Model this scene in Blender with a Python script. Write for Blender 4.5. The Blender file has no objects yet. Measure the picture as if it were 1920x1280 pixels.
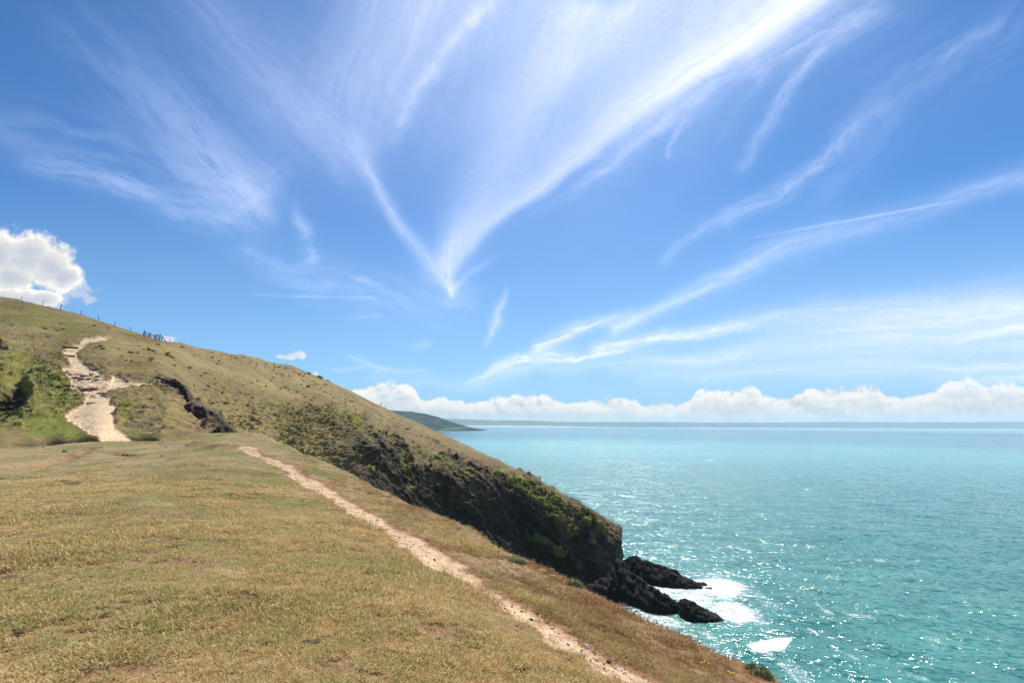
import bpy, bmesh, math, random
import numpy as np
from mathutils import Vector, Matrix, Euler
random.seed(7); rng = np.random.default_rng(11)
R = math.radians
scene = bpy.context.scene
COL = scene.collection
EYE = 50.0
# ------------------------------------------------------------------ camera
cam_d = bpy.data.cameras.new('camera'); cam = bpy.data.objects.new('camera', cam_d); COL.objects.link(cam)
cam_d.sensor_width = 36; cam_d.lens = 17.0; cam_d.clip_start = 0.1; cam_d.clip_end = 900000
PITCH, ROLL = R(9.79), R(0.24)
M3 = Matrix.Rotation(math.pi/2+PITCH, 3, 'X') @ Matrix.Rotation(ROLL, 3, 'Z')
cam.matrix_world = Matrix.Translation((0, 0, EYE)) @ M3.to_4x4()
scene.camera = cam
F = 17.0/36*1920
MN = np.array(M3)
# ------------------------------------------------------------------ light and exposure
SUN_EL, SUN_AZ = R(51), R(14)        # azimuth measured from +Y towards +X
scene.view_settings.view_transform = 'Standard'; scene.view_settings.look = 'None'
scene.view_settings.exposure = 0.2; scene.view_settings.gamma = 1
scene.cycles.max_bounces = 6; scene.cycles.diffuse_bounces = 2; scene.cycles.glossy_bounces = 2
scene.cycles.volume_bounces = 1; scene.cycles.transparent_max_bounces = 12; scene.cycles.sample_clamp_indirect = 4
sl = bpy.data.lights.new('sun', 'SUN'); so = bpy.data.objects.new('sun', sl); COL.objects.link(so)
sl.energy = 4.9; sl.angle = R(0.53); sl.color = (1.0, 0.95, 0.86)
sdir = Vector((math.sin(SUN_AZ)*math.cos(SUN_EL), math.cos(SUN_AZ)*math.cos(SUN_EL), math.sin(SUN_EL)))
so.rotation_euler = sdir.to_track_quat('Z', 'Y').to_euler(); so.location = (0, 0, 300)

# ------------------------------------------------------------------ node expression helper
class X:
    """a socket or number inside a node tree, with arithmetic"""
    def __init__(s, nt, v): s.nt, s.v = nt, v
    def _m(s, op, *a, clamp=False):
        n = s.nt.nodes.new('ShaderNodeMath'); n.operation = op; n.use_clamp = clamp
        for i, x in enumerate((s,)+a):
            x = x.v if isinstance(x, X) else x
            if isinstance(x, (int, float)): n.inputs[i].default_value = float(x)
            else: s.nt.links.new(x, n.inputs[i])
        return X(s.nt, n.outputs[0])
    def __add__(s, o): return s._m('ADD', o)
    def __sub__(s, o): return s._m('SUBTRACT', o)
    def __mul__(s, o): return s._m('MULTIPLY', o)
    def __truediv__(s, o): return s._m('DIVIDE', o)
    def __radd__(s, o): return s._m('ADD', o)
    def __rmul__(s, o): return s._m('MULTIPLY', o)
    def __rsub__(s, o): return X(s.nt, o)._m('SUBTRACT', s)
    def __neg__(s): return s._m('MULTIPLY', -1.0)
    def min(s, o): return s._m('MINIMUM', o)
    def max(s, o): return s._m('MAXIMUM', o)
    def abs(s): return s._m('ABSOLUTE')
    def sqrt(s): return s._m('SQRT')
    def pow(s, o): return s._m('POWER', o)
    def exp(s): return s._m('EXPONENT')
    def sat(s): return s._m('ADD', 0.0, clamp=True)
    def ss(s, a, b, lo=0.0, hi=1.0):
        n = s.nt.nodes.new('ShaderNodeMapRange'); n.interpolation_type = 'SMOOTHSTEP'
        s.nt.links.new(s.v, n.inputs[0])
        for i, x in enumerate((a, b, lo, hi)): n.inputs[i+1].default_value = x
        return X(s.nt, n.outputs[0])
    def curve(s, pts, x0, x1, y0, y1):
        t = ((s - x0)/(x1-x0)).sat()
        n = s.nt.nodes.new('ShaderNodeFloatCurve'); c = n.mapping.curves[0]
        P = [((a-x0)/(x1-x0), (b-y0)/(y1-y0)) for a, b in pts]
        c.points[0].location = P[0]; c.points[1].location = P[-1]
        for a, b in P[1:-1]: c.points.new(a, b)
        n.mapping.update(); s.nt.links.new(t.v, n.inputs[1])
        return X(s.nt, n.outputs[0])*(y1-y0) + y0
def vec(nt, x, y, z=0.0):
    n = nt.nodes.new('ShaderNodeCombineXYZ')
    for i, a in enumerate((x, y, z)):
        a = a.v if isinstance(a, X) else a
        if isinstance(a, (int, float)): n.inputs[i].default_value = a
        else: nt.links.new(a, n.inputs[i])
    return n.outputs[0]
def sep(nt, sock):
    n = nt.nodes.new('ShaderNodeSeparateXYZ'); nt.links.new(sock, n.inputs[0])
    return [X(nt, n.outputs[i]) for i in range(3)]
def vscale(nt, sock, sx, sy, sz, off=(0, 0, 0)):
    n = nt.nodes.new('ShaderNodeVectorMath'); n.operation = 'MULTIPLY_ADD'
    nt.links.new(sock, n.inputs[0]); n.inputs[1].default_value = (sx, sy, sz); n.inputs[2].default_value = off
    return n.outputs[0]
def noise(nt, sock, scale=1.0, detail=3.0, rough=0.5, dist=0.0, color=False, lac=2.0):
    n = nt.nodes.new('ShaderNodeTexNoise'); nt.links.new(sock, n.inputs['Vector'])
    n.inputs['Scale'].default_value = scale; n.inputs['Detail'].default_value = detail
    n.inputs['Roughness'].default_value = rough; n.inputs['Distortion'].default_value = dist
    n.inputs['Lacunarity'].default_value = lac
    return n.outputs['Color'] if color else X(nt, n.outputs['Fac'])
def voro(nt, sock, scale, feature='F1'):
    n = nt.nodes.new('ShaderNodeTexVoronoi'); n.feature = feature; nt.links.new(sock, n.inputs['Vector'])
    n.inputs['Scale'].default_value = scale
    return X(nt, n.outputs['Distance'])
def mix(nt, f, a, b):
    n = nt.nodes.new('ShaderNodeMix'); n.data_type = 'RGBA'
    for i, x in ((0, f), (6, a), (7, b)):
        x = x.v if isinstance(x, X) else x
        if isinstance(x, (int, float)): n.inputs[i].default_value = x
        elif isinstance(x, tuple): n.inputs[i].default_value = x+(1,) if len(x) == 3 else x
        else: nt.links.new(x, n.inputs[i])
    return n.outputs[2]
def ramp(nt, f, stops):
    n = nt.nodes.new('ShaderNodeValToRGB'); nt.links.new(f.v, n.inputs[0]); e = n.color_ramp.elements
    while len(e) < len(stops): e.new(0.5)
    for k, (p, c) in enumerate(stops): e[k].position = p; e[k].color = c+(1,)
    return n.outputs[0]
def attr(nt, name, kind='Fac'):
    n = nt.nodes.new('ShaderNodeAttribute'); n.attribute_name = name
    return X(nt, n.outputs[kind]) if kind == 'Fac' else n.outputs[kind]
def new_mat(name, rough=0.9, spec=0.2):
    m = bpy.data.materials.new(name); m.use_nodes = True; nt = m.node_tree
    b = nt.nodes['Principled BSDF']; b.inputs['Roughness'].default_value = rough
    b.inputs['Specular IOR Level'].default_value = spec
    return m, nt, b
def bump(nt, b, h, strength=0.5, dist=0.1):
    n = nt.nodes.new('ShaderNodeBump'); n.inputs['Strength'].default_value = strength; n.inputs['Distance'].default_value = dist
    nt.links.new(h.v, n.inputs['Height']); nt.links.new(n.outputs[0], b.inputs['Normal'])
def geo(nt):
    return nt.nodes.new('ShaderNodeNewGeometry')

# ------------------------------------------------------------------ sky
def build_sky():
    w = bpy.data.worlds.new('World'); scene.world = w; w.use_nodes = True; nt = w.node_tree
    bg = nt.nodes['Background']; L = nt.links
    sky = nt.nodes.new('ShaderNodeTexSky'); sky.sky_type = 'NISHITA'; sky.sun_disc = False
    sky.sun_elevation = SUN_EL; sky.sun_rotation = SUN_AZ
    sky.air_density = 1.0; sky.dust_density = 0.3; sky.ozone_density = 2.0; sky.altitude = 50
    STR = 0.115
    tc = nt.nodes.new('ShaderNodeTexCoord'); D = tc.outputs['Generated']
    # chart of the sky: tangent-plane coordinates of each direction about one fixed heading of the sky
    def dot(col):
        n = nt.nodes.new('ShaderNodeVectorMath'); n.operation = 'DOT_PRODUCT'
        L.new(D, n.inputs[0]); n.inputs[1].default_value = col; return X(nt, n.outputs['Value'])
    r, u, b = [Vector(MN[:, i]) for i in range(3)]
    fw = dot(-b); front = fw.ss(0.05, 0.3); fwc = fw.max(0.05)
    px = dot(r)/fwc*F + 960.0; py = 640.0 - dot(u)/fwc*F
    P0 = vec(nt, px, py)
    dz = sep(nt, D)[2]
    low = ((py - 330.0)/470.0).sat()       # more and thinner veil towards the horizon
    # ---- cumulus
    cn = noise(nt, P0, 0.020, 8, 0.62); cn2 = noise(nt, vec(nt, px, py, 40.0), 0.007, 3, 0.5)
    cf = noise(nt, P0, 0.07, 5, 0.62)
    P1 = vec(nt, px + 5.0, py - 11.0)
    cnl = noise(nt, P1, 0.020, 8, 0.62)
    relief = ((cnl - cn)*-5.0)             # >0 where the side towards the sun is open
    top = px.curve([(560, 775), (640, 735), (690, 722), (735, 717), (775, 722), (800, 752), (826, 738), (850, 750), (900, 752), (955, 742), (1010, 742), (1060, 752), (1140, 746), (1200, 754),
                    (1290, 750), (1310, 735), (1370, 735), (1400, 725), (1430, 740), (1480, 745), (1530, 728), (1590, 727), (1640, 722), (1665, 745), (1720, 738), (1760, 725), (1812, 706), (1850, 724), (1890, 718), (1920, 722), (2100, 715)], 560, 2100, 680, 800)
    dep = py - top + (cn-0.5)*52.0 + (cf-0.5)*9.0 + (cn2-0.5)*12.0
    band = dep.ss(-1.5, 5.0)*front*px.ss(600, 680)
    bk = (dz*-1.0).ss(-0.085, -0.03)*(1.0-front)     # a bank all along the horizon elsewhere
    gap = (noise(nt, vec(nt, px*0.6, py*1.5), 0.03, 5, 0.6)).ss(0.5, 0.66)*dep.ss(6, 18)*(1.0-py.ss(740, 772))*px.ss(1500, 1200)
    band = band*(1.0 - gap*0.55)
    def blobs(lst):
        tot = None
        for (x, y, rx, ry) in lst:
            dx = (px-x)/rx; dy = (py-y)/ry
            e = 1.0-(dx*dx+dy*dy).sqrt()
            tot = e if tot is None else tot.max(e)
        return tot
    big = blobs([(-30, 480, 110, 62), (50, 482, 74, 50), (92, 500, 60, 52), (118, 520, 44, 34), (20, 520, 60, 34), (30, 566, 90, 32), (-60, 560, 80, 40), (80, 560, 40, 20)])
    bd = big + (cn-0.5)*1.2 + (cf-0.5)*.22 - cn2.ss(0.45, 0.7)*0.08
    bigm = bd.ss(-0.05, 0.28)*front
    wisp = blobs([(140, 550, 60, 22), (165, 562, 26, 12), (105, 545, 40, 22)])
    wispm = (wisp*0.7 + (cn-0.5)*1.0 + (cf-.5)*1.4).ss(0.1, 0.6, 0, .5)*front
    sm = blobs([(538, 669, 24, 8), (562, 665, 14, 10), (735, 735, 52, 22), (285, 632, 16, 7), (315, 637, 14, 8), (592, 699, 8, 5)])
    smm = (sm*0.8 + (cn-0.5)*.6 + (cf-.5)*1.6).ss(0.05, 0.45, 0, .8)*front
    cum = band.max(bigm).max(smm).max(wispm).max(bk)
    edge = (1.0 - dep.ss(2, 34))*band + (1.0 - bd.ss(0.1, 0.5))*bigm
    strat = noise(nt, vec(nt, px*0.012, py*0.11), 1.0, 4, 0.55)
    cb = (0.77 + edge*0.30 + (cf-.5)*(edge*.4+.2) - bd.ss(.25, .9)*bigm*.34 + relief*(edge*0.40 + 0.16) + (strat-0.5)*0.30).sat()
    ccol = ramp(nt, cb, [(0.0, (.42, .47, .56)), (0.45, (.53, .56, .61)), (0.72, (.72, .71, .69)), (1.0, (.98, .93, .84))])
    # ---- put together: sky, veil, cirrus, cumulus
    sk = nt.nodes.new('ShaderNodeVectorMath'); sk.operation = 'MULTIPLY'; L.new(sky.outputs[0], sk.inputs[0]); sk.inputs[1].default_value = (STR*.29, STR*.60, STR*.90)
    c = mix(nt, (low*px.ss(500, 1500, .42, .60) + ((py-590.0)/160.0).sat()*.16), sk.outputs[0], (.40, .62, .86))
    c = mix(nt, cum*0.96, c, ccol)
    L.new(c, bg.inputs[0]); bg.inputs[1].default_value = 1.0
build_sky()
# ------------------------------------------------------------------ numeric helpers
def unproj(u, v, Y):
    """world point on the ray of photo pixel (u, v) at forward distance Y"""
    u = np.asarray(u, float); v = np.asarray(v, float); Y = np.asarray(Y, float)
    c = np.stack([(u-960)/F, (640-v)/F, -np.ones_like(u*v)], -1) if np.ndim(u*v) else np.array([(u-960)/F, (640-v)/F, -1.0])
    d = c @ MN.T
    k = Y/d[..., 1]
    p = d*k[..., None] if np.ndim(k) else d*k
    return p + np.array([0, 0, EYE])
def onsea(u, v):
    c = np.array([(u-960)/F, (640-v)/F, -1.0]) @ MN.T
    return c*(-EYE/c[2]) + np.array([0, 0, EYE])
def proj(P):
    d = (P - np.array([0, 0, EYE])) @ MN
    w = np.maximum(-d[..., 2], 1e-3)
    return 960 + F*d[..., 0]/w, 640 - F*d[..., 1]/w
_TAB = (np.random.default_rng(5).random(64**3).astype(np.float32)*2-1)
def vn(x, y, z, seed=0):
    """smooth value noise from a 64-cube lattice"""
    x, y = np.asarray(x, np.float32), np.asarray(y, np.float32); flat = np.ndim(z) == 0 or (np.ravel(z)[0] == np.ravel(z)[-1] and not np.ptp(z))
    ox, oy, oz = (seed*37) % 61, (seed*53) % 59, (seed*71) % 57
    def sp(t):
        i = np.floor(t); f = (t-i).astype(np.float32); return i.astype(np.int32), f*f*f*(f*(f*6-15)+10)
    ix, fx = sp(x); iy, fy = sp(y)
    x0 = ((ix+ox) & 63) << 12; x1 = ((ix+ox+1) & 63) << 12; y0 = ((iy+oy) & 63) << 6; y1 = ((iy+oy+1) & 63) << 6
    def layer(kz):
        a = _TAB[x0+y0+kz]; b = _TAB[x1+y0+kz]; c = _TAB[x0+y1+kz]; d = _TAB[x1+y1+kz]
        a = a+(b-a)*fx; c = c+(d-c)*fx; return a+(c-a)*fy
    if flat: return layer(oz)
    iz, fz = sp(np.asarray(z, np.float32))
    l0 = layer((iz+oz) & 63); l1 = layer((iz+oz+1) & 63)
    return l0+(l1-l0)*fz
def fbm(x, y, z, o=4, g=0.5, seed=0):
    s = 0; a = 1.0; t = 0
    flat = np.ndim(z) > 0 and not np.ptp(z)
    if flat: z = float(np.ravel(z)[0])
    for k in range(o):
        s = s + a*vn(x, y, z, seed+k*17); t += a; a *= g
        x, y, z = x*2.03+5.1, y*2.03-3.7, z*2.03+1.3
    return s/t
def ridged(x, y, z, o=4, g=0.55, seed=0):
    s = 0; a = 1.0; t = 0
    for k in range(o):
        s = s + a*(1-2*np.abs(vn(x, y, z, seed+k*13))); t += a; a *= g
        x, y, z = x*2.07+1.1, y*2.07+7.7, z*2.07-4.3
    return s/t
def sstep(a, b, x):
    t = np.clip((x-a)/(b-a), 0, 1); return t*t*(3-2*t)
class TPS:
    def __init__(s, P, val, lam=1e-3, sc=1.0):
        s.sc = sc; P = np.asarray(P, float)/sc; s.P = P; n = len(P)
        K = s._k(np.linalg.norm(P[:, None]-P[None], axis=-1)) + lam*np.eye(n)
        Q = np.hstack([np.ones((n, 1)), P]); A = np.block([[K, Q], [Q.T, np.zeros((3, 3))]])
        s.c = np.linalg.solve(A, np.concatenate([val, np.zeros(3)]))
    def _k(s, r): return r*r*np.log(np.maximum(r, 1e-9))
    def __call__(s, x, y):
        sh = np.shape(x); q = np.stack([np.ravel(x), np.ravel(y)], -1)/s.sc; out = np.empty(len(q)); n = len(s.P)
        for i in range(0, len(q), 40000):
            c = q[i:i+40000]; r = np.linalg.norm(c[:, None]-s.P[None], axis=-1)
            out[i:i+40000] = s._k(r) @ s.c[:n] + s.c[n] + c @ s.c[n+1:]
        return out.reshape(sh)
def seg_dist(x, y, pts):
    """distance to a polyline, signed side (positive on its left), and arc parameter"""
    best = np.full(np.shape(x), 1e9); side = np.zeros(np.shape(x)); arc = np.zeros(np.shape(x)); acc = 0
    for (x0, y0), (x1, y1) in zip(pts, pts[1:]):
        dx, dy = x1-x0, y1-y0; l2 = dx*dx+dy*dy; l = math.sqrt(l2)
        t = np.clip(((x-x0)*dx+(y-y0)*dy)/l2, 0, 1)
        d = np.hypot(x-x0-t*dx, y-y0-t*dy); cr = (dx*(y-y0)-dy*(x-x0))
        m = d < best
        best = np.where(m, d, best); side = np.where(m, np.sign(cr), side); arc = np.where(m, acc+t*l, arc); acc += l
    return best, side, arc
def poly_in(x, y, pts):
    """signed distance to a polygon, positive inside"""
    c = np.zeros(np.shape(x), bool); n = len(pts)
    for i in range(n):
        (x0, y0), (x1, y1) = pts[i], pts[(i+1) % n]
        m = ((y0 > y) != (y1 > y)) & (x < (x1-x0)*(y-y0)/((y1-y0) or 1e-9)+x0)
        c ^= m
    d, _, _ = seg_dist(x, y, list(pts)+[pts[0]])
    return np.where(c, d, -d)
def grid_mesh(name, P, attrs=None, mat=None, flip=False, smooth=True):
    ny, nx = P.shape[:2]
    me = bpy.data.meshes.new(name)
    idx = np.arange(ny*nx).reshape(ny, nx)
    q = np.stack([idx[:-1, :-1], idx[:-1, 1:], idx[1:, 1:], idx[1:, :-1]], -1).reshape(-1, 4)
    if flip: q = q[:, ::-1]
    me.vertices.add(ny*nx); me.vertices.foreach_set('co', P.reshape(-1).astype(np.float32))
    me.loops.add(q.size); me.loops.foreach_set('vertex_index', q.reshape(-1).astype(np.int32))
    me.polygons.add(len(q)); me.polygons.foreach_set('loop_start', np.arange(0, q.size, 4, dtype=np.int32))
    me.update(calc_edges=True)
    if smooth: me.polygons.foreach_set('use_smooth', np.ones(len(q), bool))
    for k, a in (attrs or {}).items():
        at = me.attributes.new(k, 'FLOAT', 'POINT'); at.data.foreach_set('value', np.ascontiguousarray(a, dtype=np.float32).reshape(-1))
    if mat: me.materials.append(mat)
    o = bpy.data.objects.new(name, me); COL.objects.link(o)
    return o
def grid_normals(P):
    du = np.gradient(P, axis=1); dv = np.gradient(P, axis=0)
    n = np.cross(du, dv); n /= np.maximum(np.linalg.norm(n, axis=-1, keepdims=True), 1e-9)
    return n
def obj_from(name, V, Fc, mat=None, smooth=False, parent=None):
    me = bpy.data.meshes.new(name); me.from_pydata([tuple(map(float, v)) for v in V], [], Fc); me.update()
    if smooth: me.polygons.foreach_set('use_smooth', [True]*len(me.polygons))
    if mat: me.materials.append(mat)
    o = bpy.data.objects.new(name, me); COL.objects.link(o)
    if parent: o.parent = parent
    return o
def tag(o, label=None, cat=None, group=None, kind=None):
    for k, v in (('label', label), ('category', cat), ('group', group), ('kind', kind)):
        if v: o[k] = v
    return o
def empty(name, loc, rz=0.0):
    o = bpy.data.objects.new(name, None); COL.objects.link(o); o.location = loc; o.rotation_euler = (0, 0, rz); o.empty_display_size = .2
    return o
# ================================================================== CIRRUS, a thin ice-cloud sheet nine kilometres up
def shell(u, v, alt=9000.0, Re=6371000.0):
    c = np.stack([(u-960)/F, (640-v)/F, -np.ones_like(u)], -1) @ MN.T
    c /= np.linalg.norm(c, axis=-1, keepdims=True); s = np.maximum(c[..., 2], .012)
    t = -Re*s + np.sqrt((Re*s)**2 + 2*Re*alt + alt*alt)
    return c*t[..., None] + np.array([0, 0, EYE])
def build_cirrus():
    u = np.concatenate([np.linspace(-1500, -30, 60), np.arange(-24, 1950, 2.0), np.linspace(1960, 3400, 60)])
    v = np.concatenate([np.linspace(-1500, -60, 50), np.arange(-50, 776, 2.0)])
    px, py = np.meshgrid(u, v); Z0 = 0.0
    wx, wy = fbm(px*.006, py*.006, Z0, 2, .5, 1)*.5, fbm(px*.006, py*.006, Z0, 2, .5, 2)*.5
    vx, vy = fbm(px*.03, py*.03, Z0, 4, .65, 3)*.5, fbm(px*.03, py*.03, Z0, 4, .65, 4)*.5
    qx, qy = px+wx*46+vx*15, py+wy*46+vy*15; fx, fy = px+wx*18+vx*7, py+wy*18+vy*7
    acc = [np.zeros_like(px)]
    def put(e): acc[0] = acc[0] + e - acc[0]*np.minimum(e, 1)
    def stroke(pts, gain=1.0, warp=1.0, fib=1.0, flen=160.0, fwid=9.0, side=0.0):
        ax, ay = (qx, qy) if warp == 1.0 else (fx, fy) if warp == 0.5 else (px, py)
        tot = np.zeros_like(px)
        for (x0, y0, w0, i0), (x1, y1, w1, i1) in zip(pts, pts[1:]):
            ln = math.hypot(x1-x0, y1-y0); tx, ty = (x1-x0)/ln, (y1-y0)/ln
            dx = ax-x0; dy = ay-y0; t = (dx*tx+dy*ty)/ln; s = dy*tx-dx*ty; tc = np.clip(t, 0, 1); over = np.abs(t-tc)*ln
            w = w0+tc*(w1-w0)
            if max(w0, w1) < 26: w = w*1.22
            if side: w = w*(.55+1.65*sstep(-w0, w0, s*side))
            tot = np.maximum(tot, np.exp(-((s*s+over*over*.7)/(w*w*.8))**.8)*(i0+tc*(i1-i0)))
        if fib:
            (x0, y0, _, _), (x1, y1, _, _) = pts[0], pts[-1]
            ln = math.hypot(x1-x0, y1-y0); tx, ty = (x1-x0)/ln, (y1-y0)/ln
            al = ax*tx+ay*ty; ac = ay*tx-ax*ty
            n = fbm(al/flen, ac/fwid, Z0, 5, .62, 9)
            tot = tot*((1-fib)+fib*1.35*sstep(-.45, .42, n))*(1 if max(q_[2] for q_ in pts) > 45 else (.88+.22*sstep(-.4, .4, fbm(al/26, ac/(fwid*.55), Z0, 3, .6, 19))))
        return tot*gain
    put(stroke([(838, 500, 18, .4), (900, 430, 17, .5), (1010, 350, 18, .62), (1200, 205, 28, .85), (1400, 75, 48, 1.05), (1560, -50, 64, 1.1)], 0.95, 0.5, .12, side=-0.6))
    put(stroke([(1000, 400, 10, .1), (1180, 265, 16, .45), (1330, 170, 26, .5), (1500, 80, 34, .45), (1650, 0, 40, .4)], 0.8, 1.0, .6, 90, 12))
    put(stroke([(738, 262, 8, .3), (765, 190, 11, .55), (830, 95, 13, .6), (935, -15, 17, .75)], 0.75, 0.5, .45, 30, 40))
    put(stroke([(668, 258, 16, .2), (700, 330, 12, .45), (745, 420, 13, .45), (800, 495, 14, .4), (842, 545, 12, .45)], 0.9, 0.5, .4, 130, 8))
    put(stroke([(842, 548, 7, .6), (828, 490, 14, .5), (850, 440, 30, .3)], 0.9, 0.5, .4))
    put(stroke([(845, 540, 5, .35), (880, 510, 7, .3), (925, 490, 7, .12)], 0.9, 0.5, .4))
    # broad veils
    put(stroke([(845, 490, 40, .30), (915, 330, 95, .44), (990, 200, 160, .58), (1130, 20, 240, .86), (1250, -150, 280, .9)], 1.0, 0.5, .15, 300, 60))
    put(stroke([(690, 260, 60, .28), (720, 130, 130, .50), (790, -20, 200, .66)], 1.0, 1.0, .16, 150, 20))
    put(stroke([(150, 60, 60, .10), (300, 200, 85, .22), (440, 340, 66, .42), (480, 400, 40, .36)], .9, .5, .6, 150, 26))
    put(stroke([(380, 0, 100, .2), (540, 180, 120, .32), (640, 260, 80, .28)], 1.0, 1.0, .22, 120, 16))
    put(stroke([(450, 395, 18, .3), (500, 330, 20, .3), (545, 310, 12, .05)], .5, 1.0, .6, 60, 10))
    put(stroke([(60, 310, 20, .12), (180, 335, 24, .24), (300, 375, 28, .24), (420, 410, 36, .22)], 1.0, .5, .8, 110, 12))
    put(stroke([(0, 250, 60, .12), (250, 300, 70, .14), (420, 370, 50, .2)], 1.0, 1.0, .7, 180, 25))
    put(stroke([(545, 385, 10, .18), (565, 430, 12, .35), (582, 490, 14, .35)], 1.0, 1.0, .6, 30, 30))
    put(stroke([(470, 480, 26, .14), (560, 520, 30, .2), (700, 560, 40, .2), (850, 570, 40, .22)], 1.0, 1.0, .6, 120, 15))
    put(stroke([(478, 553, 1.8, .3), (600, 557, 2.0, .3), (700, 558, 2.5, .28)], 1.0, 0.0, .5, 60, 6))
    put(stroke([(640, 597, 1.5, .2), (710, 592, 3, .28)], 1.0, 0.0, .4, 60, 6))
    put(stroke([(660, 538, 4, .3), (700, 545, 5, .2)], 1.0, 1.0, .4, 60, 6))
    put(stroke([(910, 642, 5, .45), (930, 600, 10, .7), (955, 548, 5, .35)], .85, 0.5, .45, 20, 30))
    # right-hand bands
    put(stroke([(1150, 612, 12, .7), (1250, 570, 13, .62), (1350, 530, 17, .5), (1450, 478, 22, .5), (1560, 440, 24, .38), (1700, 400, 26, .26), (1850, 352, 22, .36), (1960, 320, 26, .32)], .95, 0.5, .35, 220, 16))
    put(stroke([(1005, 648, 11, .85), (1080, 615, 12, .8), (1180, 585, 10, .35)], .95, 0.5, .4, 120, 10))
    put(stroke([(1120, 652, 13, .7), (1230, 632, 13, .65), (1400, 600, 17, .6), (1560, 585, 24, .5), (1900, 570, 40, .35)], 1.1, 0.5, .35, 240, 12))
    put(stroke([(870, 700, 8, .45), (960, 675, 12, .7), (1060, 664, 15, .8), (1150, 650, 12, .5)], 1.1, 1.0, .6, 120, 9))
    put(stroke([(900, 690, 10, .3), (1050, 690, 10, .4), (1200, 670, 14, .4), (1400, 655, 18, .35)], .9, 1.0, .6, 160, 8))
    put(stroke([(1150, 695, 14, .3), (1400, 655, 30, .55), (1650, 630, 58, .80), (1960, 600, 74, .9)], 1.0, .5, .28, 320, 16))
    put(stroke([(1200, 710, 16, .3), (1600, 690, 30, .55), (1960, 690, 46, .7)], 1.0, .5, .4, 320, 14))
    put(stroke([(1255, 488, 9, .25), (1330, 440, 11, .38), (1420, 380, 13, .38), (1500, 325, 14, .38), (1545, 285, 12, .3), (1650, 215, 22, .16)], 1.0, 1.0, .55, 70, 12))
    put(stroke([(1390, 305, 10, .15), (1440, 230, 12, .32), (1490, 150, 14, .35), (1570, 70, 18, .25)], 1.0, 1.0, .6, 90, 12))
    put(stroke([(1360, 250, 10, .1), (1410, 165, 14, .22), (1440, 120, 14, .12)], 1.0, 1.0, .6, 90, 12))
    put(stroke([(1248, 292, 5, .2), (1262, 255, 6, .28), (1278, 228, 7, .28)], 1.0, 1.0, .5, 60, 12))
    put(stroke([(1750, 160, 20, .05), (1800, 100, 14, .2), (1860, 30, 14, .12)], 1.0, 1.0, .6, 90, 12))
    put(stroke([(1540, 350, 40, .1), (1680, 190, 60, .14), (1900, 40, 80, .08)], 1.0, 1.0, .6, 160, 22))
    put(stroke([(1415, 445, 1.2, .18), (1560, 419, 1.5, .42), (1700, 394, 1.7, .42), (1790, 377, 2.2, .2)], 1.0, 0.0, 0))
    put(stroke([(655, 652, 6, .3), (715, 678, 9, .4), (800, 690, 7, .12)], 1.0, 1.0, .5, 80, 8))
    put(stroke([(628, 687, 4, .45), (682, 683, 4, .3)], .8, 0.5, .3))
    put(stroke([(770, 640, 6, .2), (790, 632, 6, .25)], 1.0, 1.0, .5))
    put(stroke([(700, 700, 10, .2), (820, 715, 14, .25), (960, 700, 14, .3)], 1.0, 1.0, .5, 120, 9))
    d = acc[0]
    gr = fbm(px*.09, py*.13, Z0, 4, .7, 40); d = d*(1+.13*gr*(1-.7*np.clip(d, 0, 1)))
    # outside the part the photograph shows: loose streaks
    P = shell(px, py); gx, gy = P[..., 0]/9000, P[..., 1]/9000
    gen = .6*sstep(.0, .5, fbm(gx*.7, gy*2.2, Z0, 5, .6, 50)); out = np.maximum(sstep(-60, -500, px), sstep(1980, 2400, px))
    out = np.maximum(out, sstep(-60, -420, py)); d = d*(1-out) + gen*out
    # gap added in the unseen cirrus so the sun is not dimmed
    sd = np.array(sdir); c = P-np.array([0, 0, EYE]); c /= np.linalg.norm(c, axis=-1, keepdims=True)
    d = d*sstep(.9995, .990, c @ sd)
    d = np.clip(d, 0, 1)*sstep(772, 735, py)*.86
    m = bpy.data.materials.new('ice_cloud'); m.use_nodes = True; nt = m.node_tree; nt.nodes.clear()
    out_ = nt.nodes.new('ShaderNodeOutputMaterial'); mx = nt.nodes.new('ShaderNodeMixShader'); tr = nt.nodes.new('ShaderNodeBsdfTransparent')
    tl = nt.nodes.new('ShaderNodeBsdfTranslucent'); tl.inputs[0].default_value = (.84, .84, .93, 1)
    a = attr(nt, 'ice'); nt.links.new(a.v, mx.inputs[0]); nt.links.new(tr.outputs[0], mx.inputs[1]); nt.links.new(tl.outputs[0], mx.inputs[2]); nt.links.new(mx.outputs[0], out_.inputs[0])
    nt.links.new(ramp(nt, a, [(0.0, (.50, .61, .84)), (.5, (.62, .66, .80)), (1.0, (.86, .83, .80))]), tl.inputs[0])
    o = grid_mesh('cirrus_clouds', P, dict(ice=d), m); tag(o, kind='stuff')
    return o
build_cirrus()
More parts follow.
